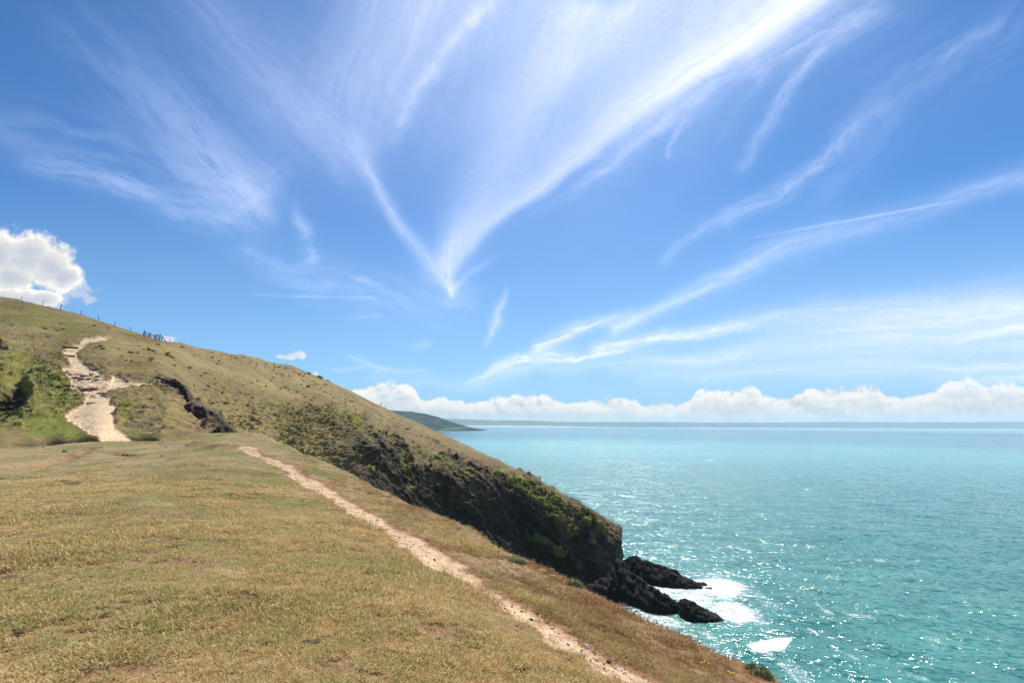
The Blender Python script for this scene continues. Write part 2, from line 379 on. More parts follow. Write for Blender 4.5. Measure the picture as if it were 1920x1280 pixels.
# ================================================================== MATERIALS OF THE LAND
def mat_hill():
    m, nt, b = new_mat('turf_and_rock', 0.92, 0.15)
    g = geo(nt); P = g.outputs['Position']
    rock, path, green, soil = attr(nt, 'rock'), attr(nt, 'path'), attr(nt, 'green'), attr(nt, 'soil')
    n1 = noise(nt, P, 0.09, 4, 0.6); n2 = noise(nt, P, 0.9, 5, 0.65); n3 = noise(nt, vscale(nt, P, 1, 1, 3), 3.2, 4, 0.7)
    n4 = noise(nt, P, 0.35, 4, 0.6)
    turf = ramp(nt, (n1*0.45+n2*0.55), [(0.32, (.075, .062, .020)), (0.42, (.17, .135, .042)), (0.53, (.28, .215, .075)), (0.66, (.40, .29, .125))])
    mauve = mix(nt, n3.ss(.35, .65), (.17, .115, .075), (.33, .235, .15))
    c = mix(nt, n4.ss(0.50, 0.64)*0.75, turf, mauve)
    c = mix(nt, (n3.ss(.55, .72)*n2.ss(.4, .6)*0.5), c, (.46, .36, .17))
    hz = attr(nt, 'heath'); c = mix(nt, (hz*n2.ss(.30, .55, .45, 1.0)).sat(), c, mix(nt, n3.ss(.35, .62), (.075, .056, .030), (.24, .175, .10)))
    gr = mix(nt, n3.ss(.35, .65), (.055, .068, .014), (.31, .32, .045))
    c = mix(nt, (green*(n3*.5+n2*.5).ss(0.34, 0.54, .1, 1.15)).sat(), c, gr)
    c = mix(nt, (soil + (n3-0.5)*1.2*soil).sat(), c, mix(nt, n2.ss(.3, .7), (.16, .07, .035), (.36, .19, .10)))
    px_, py_, pz_ = sep(nt, P); e = vec(nt, (px_*.66+pz_*-.75)*.10, py_*.2, (px_*.75+pz_*.66)*.42)
    st = noise(nt, e, 1.0, 5, 0.65, 0.4)
    rk = ramp(nt, st*0.35 + n4*.3 + n3*0.35, [(0.3, (.012, .010, .008)), (0.48, (.034, .026, .018)), (0.60, (.085, .062, .040)), (0.72, (.20, .155, .10))])
    c = mix(nt, rock, c, rk)
    sand = ramp(nt, n2*0.45+n3*0.55, [(0.3, (.42, .26, .14)), (0.44, (.70, .49, .28)), (0.60, (.86, .66, .42))])
    c = mix(nt, path, c, sand)
    nt.links.new(c, b.inputs['Base Color'])
    fine = noise(nt, P, 7.0, 4, 0.7)
    bump(nt, b, fine*0.5 + n3*0.8 + n2*0.7, 0.55, 0.22)
    return m
def mat_near():
    m, nt, b = new_mat('short_turf_soil', 0.95, 0.1)
    P = geo(nt).outputs['Position']
    path, soil, green = attr(nt, 'path'), attr(nt, 'soil'), attr(nt, 'green')
    n1 = noise(nt, P, 0.5, 4, 0.6); n2 = noise(nt, P, 9.0, 5, 0.7); n3 = noise(nt, P, 45.0, 4, 0.7)
    straw = ramp(nt, n2*0.4+n3*0.6, [(0.3, (.14, .10, .05)), (0.5, (.34, .255, .13)), (0.66, (.56, .45, .25))])
    gr = ramp(nt, n2*0.4+n3*0.6, [(0.3, (.06, .07, .02)), (0.5, (.16, .165, .055)), (0.7, (.28, .29, .12))])
    c = mix(nt, (n1.ss(.42, .62)*0.6+green).sat(), straw, gr)
    red = ramp(nt, n2*0.5+n3*0.5, [(0.3, (.15, .065, .032)), (0.5, (.29, .145, .08)), (0.7, (.44, .27, .17))])
    c = mix(nt, (soil*(n2.ss(.3, .6, .7, 1.2))).sat(), c, red)
    pn = noise(nt, P, 3.0, 4, 0.6)
    sand = ramp(nt, n2*0.35+n3*0.35+pn*0.3, [(0.38, (.27, .15, .075)), (0.46, (.50, .32, .185)), (0.53, (.66, .47, .29)), (0.62, (.78, .60, .40))])
    c = mix(nt, path, c, sand)
    nt.links.new(c, b.inputs['Base Color'])
    bump(nt, b, n3*0.25 + n2*0.8, 0.8, 0.03)
    return m
def mat_rock(name, dark=1.0, w=0.0):
    m, nt, b = new_mat(name, 0.85, 0.25)
    P = geo(nt).outputs['Position']
    st = noise(nt, vscale(nt, P, .35, .35, 2.0), 1.3, 6, 0.7, 0.6); n2 = noise(nt, P, 2.5, 5, 0.7)
    k = dark
    c = ramp(nt, st*0.55+n2*0.45, [(0.32, (.014*k, .012*k, .011*k)), (0.5, (.036*k, .030*k, .026*k)), (0.62, (.075*k, .058*k, .045*k)), (0.78, (.17*k, .135*k, .10*k))])
    c = mix(nt, w, c, ramp(nt, n2*.6+st*.4, [(0.35, (.03, .018, .010)), (.55, (.12, .075, .04)), (.7, (.26, .18, .10))]))
    nt.links.new(c, b.inputs['Base Color']); bump(nt, b, st*0.8+n2*0.5, 0.9, 0.35)
    return m
def mat_plain(name, c1, c2, scale=6.0, rough=0.85, bmp=0.3, detail=4):
    m, nt, b = new_mat(name, rough, 0.3)
    P = nt.nodes.new('ShaderNodeTexCoord').outputs['Object']
    n = noise(nt, P, scale, detail, 0.6)
    nt.links.new(mix(nt, n.ss(.3, .7), c1, c2), b.inputs['Base Color']); bump(nt, b, n, bmp, 0.02)
    return m
M_HILL = mat_hill(); M_NEAR = mat_near(); M_SEAROCK = mat_rock('wet_black_slate', 0.30); M_OUTCROP = mat_rock('weathered_slate', 1.1, .5)
M_WOOD = mat_plain('weathered_timber', (.035, .03, .026), (.10, .085, .07)); M_WIRE = mat_plain('galvanised_wire', (.12, .12, .12), (.2, .2, .2))
M_STONE = mat_plain('pale_quartz_stone', (.45, .40, .33), (.78, .72, .62), 9); M_DSTONE = mat_plain('dark_slate_stone', (.045, .034, .026), (.15, .115, .08), 9)

# ================================================================== THE FAR HILLSIDE AND CLIFF
SIL = [(-260, 488, 165), (-150, 515, 150), (0, 556, 136), (40, 564, 132), (79, 572, 129), (113, 580, 126), (151, 591, 122), (184, 601, 119), (215, 610, 116), (244, 620, 113), (269, 628, 111), (280, 633, 110), (300, 638, 109), (318, 641, 112),
       (340, 644, 118), (370, 652, 126), (400, 657, 138), (430, 664, 150), (455, 665, 160), (490, 674, 180), (530, 684, 205), (545, 684, 212), (565, 694, 222), (600, 707, 235), (625, 719, 243), (650, 729, 252), (680, 745, 262), (700, 756, 270), (720, 764, 272), (745, 777, 276), (775, 788, 272),
       (800, 800, 266), (850, 824, 252), (900, 846, 238), (960, 877, 222), (1000, 893, 213), (1030, 912, 207), (1060, 930, 202), (1090, 944, 196), (1120, 963, 191), (1145, 977, 187), (1160, 990, 184)]
CP = [(-150, 640, 92), (-150, 720, 64), (-150, 800, 44), (-150, 850, 36), (-150, 890, 36), (0, 600, 108), (0, 640, 84), (0, 680, 70), (0, 720, 60), (0, 760, 52), (0, 800, 42), (0, 850, 34.5), (0, 890, 35),
      (60, 640, 88), (60, 700, 68), (60, 760, 50), (60, 810, 40), (60, 830, 37), (60, 870, 37), (120, 620, 102), (130, 655, 84), (110, 700, 67), (130, 740, 56), (110, 785, 45.5), (120, 820, 38), (130, 860, 38),
      (190, 828, 36), (150, 785, 45), (230, 790, 44), (200, 740, 55), (200, 700, 67), (160, 660, 82), (190, 633, 95), (250, 645, 96), (190, 855, 38),
      (300, 860, 40), (300, 826, 37), (330, 820, 39), (300, 780, 46), (280, 740, 56), (310, 712, 66), (300, 670, 86), (250, 690, 72), (240, 740, 55), (230, 760, 50),
      (360, 790, 46), (340, 760, 53), (390, 812, 43), (405, 800, 50), (435, 806, 80), (440, 840, 74), (400, 760, 82), (350, 720, 79), (370, 745, 76), (330, 690, 84), (400, 700, 98), (400, 675, 120),
      (480, 830, 84), (480, 780, 96), (500, 740, 114), (500, 710, 134), (480, 690, 142), (560, 750, 132), (560, 700, 190), (560, 800, 112), (560, 850, 100), (560, 890, 96),
      (620, 740, 172), (620, 770, 150), (620, 800, 136), (620, 840, 122), (620, 880, 116), (640, 920, 114), (680, 770, 215), (680, 795, 175), (680, 830, 150), (680, 870, 140), (700, 910, 135), (720, 950, 134),
      (740, 800, 222), (740, 825, 185), (740, 860, 160), (750, 900, 150), (780, 950, 145), (800, 1000, 143), (800, 825, 215), (800, 850, 185), (820, 885, 165), (830, 940, 156), (850, 1000, 152),
      (860, 850, 210), (880, 880, 178), (900, 915, 168), (900, 960, 162), (910, 1010, 159), (930, 1060, 157), (960, 900, 188), (960, 930, 178), (980, 980, 171), (1000, 1040, 166), (1020, 1090, 163),
      (1000, 915, 190), (1040, 935, 186), (1060, 965, 178), (1080, 1010, 172), (1090, 1070, 166), (1100, 1130, 162), (1120, 985, 180), (1140, 1010, 176), (1160, 1040, 174), (1170, 1090, 168), (1180, 1150, 160)]
allp = SIL + CP
tps_h = TPS([(a, b) for a, b, _ in allp], np.log([c for _, _, c in allp]), 2e-3, 200.0)
CLIFFTOP = [(560, 800), (592, 772), (615, 788), (650, 800), (690, 805), (740, 826), (790, 846), (840, 858), (890, 872), (940, 888), (985, 899), (1040, 924), (1100, 956), (1170, 994)]
def build_hill():
    us = np.concatenate([np.linspace(-160, 0, 50), np.linspace(1.4, 1160, 860)])
    sv = np.interp(us, [p[0] for p in SIL], [p[1] for p in SIL])
    bot = np.interp(us, [-160, 0, 150, 330, 430, 561, 700, 900, 1040, 1100, 1160], [885, 880, 856, 848, 846, 880, 945, 1045, 1100, 1135, 1155])
    t = np.linspace(0, 1, 330)[:, None]
    V = sv[None]*(1-t) + bot[None]*t; U = np.repeat(us[None], len(t), 0)
    D = np.exp(tps_h(U, V))
    P = unproj(U, V, D)
    # hidden continuation: over the crest, and down under the foot
    top = P[0]; back = []
    for k in (90, 60, 38, 22, 12, 6, 3, 1.2):
        q = top.copy(); q[:, 1] += k; q[:, 2] -= 0.10*k + 0.0030*k*k; q[:, 0] += 0.1*k; back.append(q)
    foot = P[-1]; fr = []
    for k in (4, 12, 30, 62):
        q = foot.copy(); q[:, 2] = np.maximum(foot[:, 2]-k, -4); q[:, 1] += 0.02*k; fr.append(q)
    Pa = np.concatenate([np.stack(back), P, np.stack(fr)], 0)
    nb = len(back)
    # the seaward end wraps round to the far side
    ends = []
    for k in (0.4, 1.0, 2, 4, 8, 14, 24, 40, 60):
        q = Pa[:, -1].copy(); q[:, 1] += k*1.0; q[:, 0] += 0.9*k**0.5*(1 if k < 20 else .6) - 0.05*k; q[:, 2] -= 0.12*k; ends.append(q)
    Pa = np.concatenate([Pa, np.stack(ends, 1)], 1)
    x, y, z = Pa[..., 0], Pa[..., 1], Pa[..., 2]
    pu, pv = proj(Pa)
    # masks
    wob = fbm(x*.12, y*.12, z*.12, 4, .6, 5)
    d, s, _ = seg_dist(pu, pv, CLIFFTOP)
    below = -np.where(pu < 560, -50, np.where(s > 0, -d, d))   # image y grows downward
    below = np.where(s > 0, d, -d)
    rock = sstep(-8, 12, below + wob*44 + 10*fbm(x*.6, y*.6, z*.6, 3, .6, 306))*sstep(575, 650, pu + (pv-800)*-.35 + wob*30)
    rock[:, len(us):] = np.maximum(rock[:, len(us):], .95)
    gl = 0
    for pts, w in (([(925, 888), (948, 902), (985, 930), (1010, 950), (1040, 975), (1066, 1000)], 9), ([(975, 905), (1010, 930), (1060, 960), (1100, 985)], 5), ([(970, 998), (1010, 1012), (1050, 1040)], 5),
                   ([(745, 868), (755, 895), (765, 925)], 8), ([(660, 800), (690, 850), (720, 900)], 3), ([(700, 810), (728, 850)], 3), ([(612, 800), (650, 850), (690, 890)], 3), ([(1085, 955), (1130, 1000)], 5), ([(780, 840), (830, 900)], 4), ([(810, 860), (870, 900)], 4), ([(640, 780), (665, 800)], 6)):
        dd, _, _ = seg_dist(pu, pv, pts); gl = np.maximum(gl, 1-sstep(w*.5, w*1.5, dd + wob*w*1.3 + fbm(x, y, z, 2, .5, 3)*w*.8))
    gl = gl*(0.65+.35*sstep(-.3, .3, fbm(x*.7, y*.7, z*.7, 3, .6, 8)))*sstep(-.35, .1, fbm(x*.35, y*.35, z*.5, 4, .65, 88))
    crag_shade = ([(350, 752), (362, 750), (385, 768), (405, 785), (418, 806), (430, 812), (390, 812), (372, 786)], [(283, 714), (300, 708), (330, 716), (342, 735), (346, 752), (330, 745), (300, 722)], [(-40, 650), (0, 640), (20, 652), (10, 668), (-40, 680)],
            [(-60, 735), (5, 722), (38, 712), (48, 724), (50, 742), (30, 760), (0, 780), (-60, 800)])  # last outline: left hollow, its shade deepened with dark rock colour
    rk2 = 0
    for q in crag_shade: rk2 = np.maximum(rk2, sstep(-3, 3, poly_in(pu, pv, q) + wob*5))
    PATH = [(163, 633), (150, 646), (127, 651), (118, 659), (121, 669), (137, 684), (119, 690), (122, 699), (134, 711), (134, 726), (163, 744), (158, 762), (126, 781), (128, 792), (172, 814), (201, 829), (258, 829), (237, 814), (217, 803), (212, 780), (220, 768), (206, 760), (211, 747),
            (197, 744), (203, 732), (241, 718), (237, 711), (218, 704), (191, 702), (172, 689), (151, 678), (142, 666), (150, 654), (169, 641), (205, 635), (192, 632)]
    pd = poly_in(pu, pv, PATH)
    edge = fbm(x*1.1, y*1.1, z*1.1, 3, .6, 9)
    path = sstep(-2.8, 2.2, pd + edge*6)
    dd, _, _ = seg_dist(pu, pv, [(228, 722), (250, 719), (290, 717)]); path = np.maximum(path, (1-sstep(1.5, 4, dd + edge*2.5))*.9)
    dd, _, _ = seg_dist(pu, pv, [(200, 634), (250, 630), (300, 640), (380, 660), (470, 690)]); faint = (1-sstep(1, 3.5, dd+edge*2))
    rocky = path*sstep(0, 4, poly_in(pu, pv, [(120, 690), (185, 694), (215, 705), (205, 735), (195, 748), (165, 745), (134, 728), (134, 712)]))
    hole = path*(1-sstep(0, 3, np.hypot((pu-201)/1.7, pv-707.5)-3))
    path = path*(1-hole*.9)
    green = 0
    for q, a in (([(42, 792), (70, 784), (122, 784), (130, 794), (172, 815), (200, 830), (180, 834), (100, 830), (45, 822)], 1.0), ([(213, 782), (222, 800), (260, 812), (312, 824), (300, 828), (258, 828), (236, 814), (216, 803)], .9),
                 ([(-60, 640), (40, 648), (70, 680), (135, 700), (140, 735), (160, 750), (120, 785), (60, 790), (-60, 850)], .55), ([(215, 745), (235, 745), (260, 760), (250, 790), (222, 795), (212, 775)], .45), ([(0, 570), (120, 590), (190, 620), (140, 628), (0, 600)], .35)):
        green = np.maximum(green, a*sstep(-5, 6, poly_in(pu, pv, q) + wob*12))
    dd, _, _ = seg_dist(pu, pv, [(560, 790), (620, 850), (650, 880)]); gsl = .08*(1-sstep(20, 90, dd))
    green = np.maximum(green, gsl*sstep(-.2, .3, wob+.1))
    soil = np.maximum(0, 1-sstep(0, 6, np.abs(pd+2)+edge*3))*.55*(1-path) + hole
    so2 = sstep(-12, 10, poly_in(pu, pv, [(285, 728), (320, 735), (350, 752), (380, 790), (400, 812), (360, 818), (335, 790), (300, 750)]) + wob*14)
    soil = np.maximum(soil, so2*.50*sstep(-.3, .4, fbm(x*.8, y*.8, z*.8, 3, .6, 19)+.1)); soil = np.maximum(soil, faint*.35)
    dd, _, _ = seg_dist(pu, pv, [(545, 752), (570, 748), (600, 752), (620, 758)]); soil = np.maximum(soil, (1-sstep(1, 3, dd))*.8)
    rock = rock*(1-.7*sstep(-.05, .22, fbm(x*.16, y*.16, z*.2, 4, .6, 305))*(1-sstep(45, 110, below)))
    # relief
    n = grid_normals(Pa); sgn = np.sign(n[..., 1:2]*-1 + n[..., 2:3]); n = n*np.where(sgn == 0, 1, sgn)
    steep = sstep(.9, .55, np.abs(n[..., 2]))
    tusk = np.clip(sstep(-70, 20, below + wob*30)*.9*sstep(300, 420, pu) + sstep(20, 90, pv - np.interp(pu, [p[0] for p in SIL], [p[1] for p in SIL]) - 10 + wob*25)*.55, 0.15, 1)
    tusk = np.maximum(tusk, sstep(-10, 10, poly_in(pu, pv, [(-60, 640), (30, 640), (60, 680), (135, 712), (138, 750), (110, 785), (50, 790), (-60, 850)]))*.85)
    grass = (1-rock)*(1-rk2)*(1-path)
    flat = np.maximum(sstep(-4, 4, poly_in(pu, pv, [(42, 790), (122, 783), (201, 829), (190, 835), (45, 828)])), sstep(-3, 3, poly_in(pu, pv, [(213, 795), (320, 822), (300, 830), (240, 828)])))
    flat = np.maximum(flat, sstep(806, 820, pv)*(pu < 345)); green = green*(1-.75*sstep(816, 834, pv + wob*6))
    tuft = np.maximum(0, fbm(x*1.25, y*1.0, z*2.2, 3, .55, 21)+.02)
    tuft2 = np.maximum(0, ridged(x*.55, y*.45, z*1.25, 3, .5, 33)-.12)
    terr = fbm(x*.10+wob*.3, y*.10, z*.95, 3, .55, 44)
    sc = np.clip(y/110, .5, 1.6)
    reg = 1 + .45*sstep(340, 440, pu)*sstep(720, 640, pu)*sstep(715, 770, pv)
    disp = grass*(1-flat)*(tusk*(.85*tuft + .70*tuft2)*reg*sc**.6 + .75*tusk*reg*terr + .06*fbm(x*2.1, y*2.1, z*2.1, 2, .5, 2)) + .25*fbm(x*.08, y*.08, z*.08, 3, .5, 71)*2
    e1 = (.66*x - .75*z); e2 = (.75*x + .66*z)
    st0 = ridged(e1*.022, e2*.085, y*.03, 3, .5, 57)
    st = ridged(e1*.055, e2*.30, y*.10, 5, .58, 51); st2 = ridged(e1*.16, e2*.95, y*.3, 4, .6, 61)
    disp += rock*(1-gl*.6)*(1-.65*sstep(1050, 1140, pu))*(3.6*st0 + 1.9*st + .35*st2 + .3*fbm(x*1.3, y*1.3, z*1.3, 3, .6, 77))*sstep(0, 60, D[0, 0]+y*0+60)
    hol = sstep(-14, 12, poly_in(pu, pv, [(-60, 735), (5, 722), (38, 712), (48, 724), (50, 742), (30, 760), (0, 780), (-60, 800)]) + wob*4); disp -= hol*2.2
    disp += rk2*(.9*ridged(x*.25, y*.25, z*.6, 4, .6, 91) + .35)
    disp += rocky*(.28*np.maximum(0, ridged(x*.9, y*.9, z*1.4, 3, .6, 95))) - hole*.35 - path*.12 + path*.05*fbm(x*2, y*2, z*2, 3, .6, 4)
    disp += gl*(1.6+1.6*(pu > 915)) + gl*.6*fbm(x*1.2, y*1.2, z*1.2, 3, .6, 14)
    fade = np.ones(Pa.shape[0]); fade[:nb-2] = .3
    disp = np.where((pu > 900) & (below < 12), np.clip(disp, -2, 1.6), disp)
    Pn = Pa + n*disp[..., None]*fade[:, None, None]
    rock = np.clip(np.maximum(rock, rk2)*(1-gl), 0, 1)
    rock = np.maximum(rock, rocky*.16*sstep(0, .4, ridged(x*.9, y*.9, z*1.4, 3, .6, 95)))
    # turf clings to the ledges of the cliff
    n2 = grid_normals(Pn); led = sstep(.66, .88, np.abs(n2[..., 2]))*(1-sstep(30, 65, below))*(1-.8*sstep(860, 960, pu))
    rock = rock*(1-.75*led)
    green = np.maximum(green, gl)
    heath = sstep(-62, -2, below + wob*45)*sstep(560, 720, pu)*.60 + .35*sstep(.05, .4, fbm(x*.06, y*.06, z*.25, 4, .6, 303))
    o = grid_mesh('hillside', Pn, dict(heath=np.clip(heath, 0, 1)*(1-gl), rock=rock, path=path, green=green, soil=np.clip(soil, 0, 1)), M_HILL)
    tag(o, kind='structure')
    return us, sv
build_hill()
# ================================================================== THE NEAR SLOPE
def W(u, v, Y): return unproj(u, v, Y)
NP = [(0, 1280, 3.6), (500, 1280, 3.6), (900, 1280, 4.0), (1200, 1280, 5.8), (1440, 1275, 7.8), (0, 1100, 5.6), (400, 1100, 5.6), (700, 1100, 6.6), (850, 1150, 6.2), (0, 1000, 8.4), (400, 1000, 8.4), (620, 1000, 10.5), (0, 900, 16.5), (300, 900, 16.5), (450, 900, 17.5), (250, 860, 25), (60, 868, 24), (400, 850, 25.5), (120, 830, 34),
      (300, 829, 34), (0, 852, 33.5), (440, 840, 30), (480, 851, 27), (560, 890, 21), (660, 950, 16), (800, 1030, 11), (900, 1100, 8.6), (1000, 1170, 7.1), (1100, 1225, 6.3),
      (430, 809, 41), (490, 814, 37), (561, 847, 29.5), (640, 880, 25), (700, 915, 21.5), (835, 972, 17), (900, 1008, 15), (1000, 1048, 13), (1100, 1102, 11), (1210, 1161, 9.8), (1300, 1206, 8.9), (1400, 1251, 8.2), (1470, 1285, 7.9), (1400, 1275, 7.7), (1250, 1235, 7.6), (1100, 1150, 8.7), (950, 1075, 11)]
NW = [unproj(*p) for p in NP] + [np.array(q, float) for q in ((0, 0, 48.4), (-4, -3, 49.2), (4, -1, 47.0), (0, -8, 48.8), (8, -6, 46.0), (-14, -4, 49.5), (-30, 0, 50), (-40, 20, 50.0), (7, 4, 46.2), (-50, 34, 49.5))]
NW = np.array(NW)
tps_n = TPS(NW[:, :2], NW[:, 2], 2e-3, 10.0)
LIPPX = [(1700, 1390, 7.4), (1470, 1285, 7.9), (1400, 1251, 8.2), (1300, 1206, 8.9), (1210, 1161, 9.8), (1100, 1102, 11), (1000, 1048, 13), (900, 1008, 15), (835, 972, 17), (700, 915, 21.5), (640, 880, 25), (561, 847, 29.5), (490, 814, 37), (430, 809, 41), (385, 815, 40.5), (340, 822, 37), (300, 829, 35), (190, 829.5, 35), (0, 851, 34)]
LIP = [(float(p[0]), float(p[1])) for p in (unproj(*q) for q in LIPPX)]
LIP = [(9.5, -8.0), (9.2, 0.0)] + LIP[1:] + [(-70, 33)]
PATHW = [tuple(unproj(*q)[:2]) for q in ((1296, 1340, 5.2), (1172, 1287, 5.75), (1084, 1225, 6.3), (1000, 1170, 7.1), (900, 1100, 8.6), (800, 1032, 11), (660, 950, 16), (560, 890, 21), (500, 858, 25.5), (460, 845, 28.5))]
def near_z(x, y, fine=True):
    z = tps_n(x, y)
    d, s, _ = seg_dist(x, y, LIP)
    q = np.where(s < 0, d, -d)                      # beyond the lip
    q = q + 0.35*fbm(x*.9, y*.9, 0*x, 3, .6, 6) + .25*fbm(x*.25, y*.25, 0*x, 2, .5, 16)
    qq = np.maximum(q, 0)
    fall = .30*qq + .16*qq*qq; fall = np.where(qq > 5, .30*5+.16*25+(qq-5)*1.9, fall)
    pd, ps, pa = seg_dist(x, y, PATHW)
    hw = .36 + .26*fbm(x*.9, y*.9, 0*x, 2, .5, 31)
    end = sstep(0, 1.5, np.interp(y, [0, 40], [0, 40])*0+1)
    path = sstep(hw+.16, hw-.12, pd + .17*fbm(x*2.6, y*2.6, 0*x, 4, .65, 32))
    up = np.where(ps < 0, 1.0, 0.0)                 # seaward side of the path
    soil = sstep(hw+.50, hw+.02, pd + .20*fbm(x*3.2, y*3.2, 0*x, 3, .6, 35))*(.35+.65*up)
    soil = np.maximum(soil, .8*sstep(-2.6, -.1, q + .9*fbm(x*1.2, y*1.2, 0*x, 3, .6, 36))*sstep(40, 12, y)*(.35+.65*sstep(14, 8, y)))
    soil = np.maximum(soil, .7*sstep(.24, .42, fbm(x*1.5, y*1.5, 0*x, 5, .68, 88)))
    merge = sstep(-.74, -.88, x/np.maximum(np.abs(y), 1e-3)); fall = fall*(1-merge) + merge*np.minimum(fall, .10*qq)
    zz = z - fall
    zz = zz - .07*path - .03*soil*(path < .5) + .05*fbm(x*1.3, y*1.3, 0*x, 3, .55, 41) + .12*fbm(x*.3, y*.3, 0*x, 2, .5, 42)
    # small eroded banks beyond the end of the path and furrows by the shoulder
    bpts = [tuple(unproj(*w)[:2]) for w in ((372, 828, 32), (400, 838, 30), (440, 842, 29.5), (480, 846, 28.5))]
    bd, bs, _ = seg_dist(x, y, bpts)
    bank = np.exp(-(bd/.7)**2); zz = zz + .30*bank*np.where(bs > 0, .0, 1.0) - .15*bank*np.where(bs > 0, 1.0, 0)
    soil = np.maximum(soil, sstep(.5, .1, bd + .3*fbm(x*1.5, y*1.5, 0*x, 2, .5, 66)))
    fur = 0
    for pts, w in (([(60, 878, 22), (120, 856, 26), (170, 836, 31)], .35), ([(10, 882, 20.5), (60, 872, 23), (110, 862, 25)], .4), ([(0, 842, 33), (40, 846, 32)], .3), ([(110, 904, 16), (150, 905, 16)], .2), ([(215, 846, 29), (262, 852, 27)], .3), ([(180, 863, 24), (210, 868, 23)], .25)):
        fd, _, _ = seg_dist(x, y, [tuple(unproj(*p)[:2]) for p in pts]); fur = np.maximum(fur, np.exp(-((fd + .2*fbm(x*2, y*2, 0*x, 2, .5, 67))/w)**2))
    zz = zz - .38*fur*(.6+.4*fbm(x*.8, y*.8, 0*x, 2, .5, 68)); soil = np.maximum(soil, fur*.8)
    if fine: zz = zz + (.012*fbm(x*9, y*9, 0*x, 3, .6, 43))
    return np.maximum(zz, -3.0), path, np.clip(soil, 0, 1), q
def build_near():
    th = np.concatenate([np.linspace(-105, -56, 90), np.linspace(-55.8, 46, 900), np.linspace(46.3, 105, 100)])*math.pi/180
    r = np.concatenate([[0.02, .5, 1.0], np.geomspace(1.5, 42, 520), np.geomspace(42.6, 95, 50)])
    T, Rr = np.meshgrid(th, r); x = Rr*np.sin(T); y = Rr*np.cos(T)
    z, path, soil, q = near_z(x, y)
    green = .55*sstep(.05, .4, fbm(x*.35, y*.35, 0*x, 3, .6, 61))
    o = grid_mesh('ground', np.stack([x, y, z], -1), dict(path=path, soil=soil, green=green), M_NEAR, flip=True)
    tag(o, kind='structure')
build_near()
def near_at(x, y):
    z, p, s, q = near_z(np.array([x], float), np.array([y], float)); return float(z[0])
def near_px(u, v, lo=2.0, hi=45.0):
    """where the ray of a photo pixel meets the near slope"""
    Y = np.linspace(lo, hi, 2500); P = unproj(np.full_like(Y, u), np.full_like(Y, v), Y)
    z = near_z(P[:, 0], P[:, 1], False)[0]; m = np.nonzero(P[:, 2] < z)[0]
    k = m[0] if len(m) else len(Y)-1
    return Vector(map(float, P[k]))
# ------------------------------------------------------------------ sea
def mat_sea():
    m, nt, b = new_mat('sea_water', 0.06, 0.5)
    P = geo(nt).outputs['Position']; foam = attr(nt, 'foam'); far = attr(nt, 'far')
    b.inputs['IOR'].default_value = 1.333
    def slope(sx, sy, sc, amp, det, off):
        c = noise(nt, vscale(nt, P, sx, sy, 1, off), sc, det, 0.55, color=True)
        n = nt.nodes.new('ShaderNodeVectorMath'); n.operation = 'MULTIPLY_ADD'; nt.links.new(c, n.inputs[0])
        n.inputs[1].default_value = (amp, amp*1.15, 0); n.inputs[2].default_value = (-amp/2, -amp*1.15/2, 0); return n.outputs[0]
    def vadd(a, c):
        n = nt.nodes.new('ShaderNodeVectorMath'); nt.links.new(a, n.inputs[0]); nt.links.new(c, n.inputs[1]); return n.outputs[0]
    rot = nt.nodes.new('ShaderNodeVectorRotate'); rot.rotation_type = 'Z_AXIS'; rot.inputs['Angle'].default_value = R(14)
    nt.links.new(P, rot.inputs['Vector']); P = rot.outputs[0]
    s = vadd(slope(.5, 1, .95, 1.9, 3, (0, 0, 0)), slope(.6, 1, .13, .55, 2, (40, 9, 0)))
    s = vadd(s, slope(1, 1, 3.6, 1.0, 2, (7, 3, 0)))
    gn = geo(nt).outputs['Normal']
    s = vadd(gn, s); nn = nt.nodes.new('ShaderNodeVectorMath'); nn.operation = 'NORMALIZE'; nt.links.new(s, nn.inputs[0])
    nt.links.new(nn.outputs[0], b.inputs['Normal'])
    big = noise(nt, vscale(nt, P, .25, 1, 1), .012, 4, .6); mid = noise(nt, vscale(nt, P, .35, 1, 1), .10, 4, .6)
    deep = mix(nt, mid.ss(.35, .65), (.042, .20, .165), (.09, .31, .25))
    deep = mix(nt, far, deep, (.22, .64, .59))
    deep = mix(nt, big.ss(.35, .65)*.25, deep, (.04, .20, .18))
    # foam: patches laid by the swell, broken up into lace
    lace = voro(nt, P, 1.1, 'DISTANCE_TO_EDGE'); n1 = noise(nt, P, 1.7, 5, .65, .5); n2 = noise(nt, vscale(nt, P, .5, 1, 1), .28, 4, .6)
    f = (foam*1.05 + (n1-.5)*2.0 + (n2-.5)*1.5 - lace*.6 - .24).ss(0, .75)
    f = f*(foam.ss(0.01, .12))
    milky = (foam*.75).sat()
    c = mix(nt, milky*.5, deep, (.25, .52, .48)); c = mix(nt, f, c, (.80, .81, .78))
    nt.links.new(c, b.inputs['Base Color']); nt.links.new((0.125 + f*.5).v, b.inputs['Roughness'])
    return m
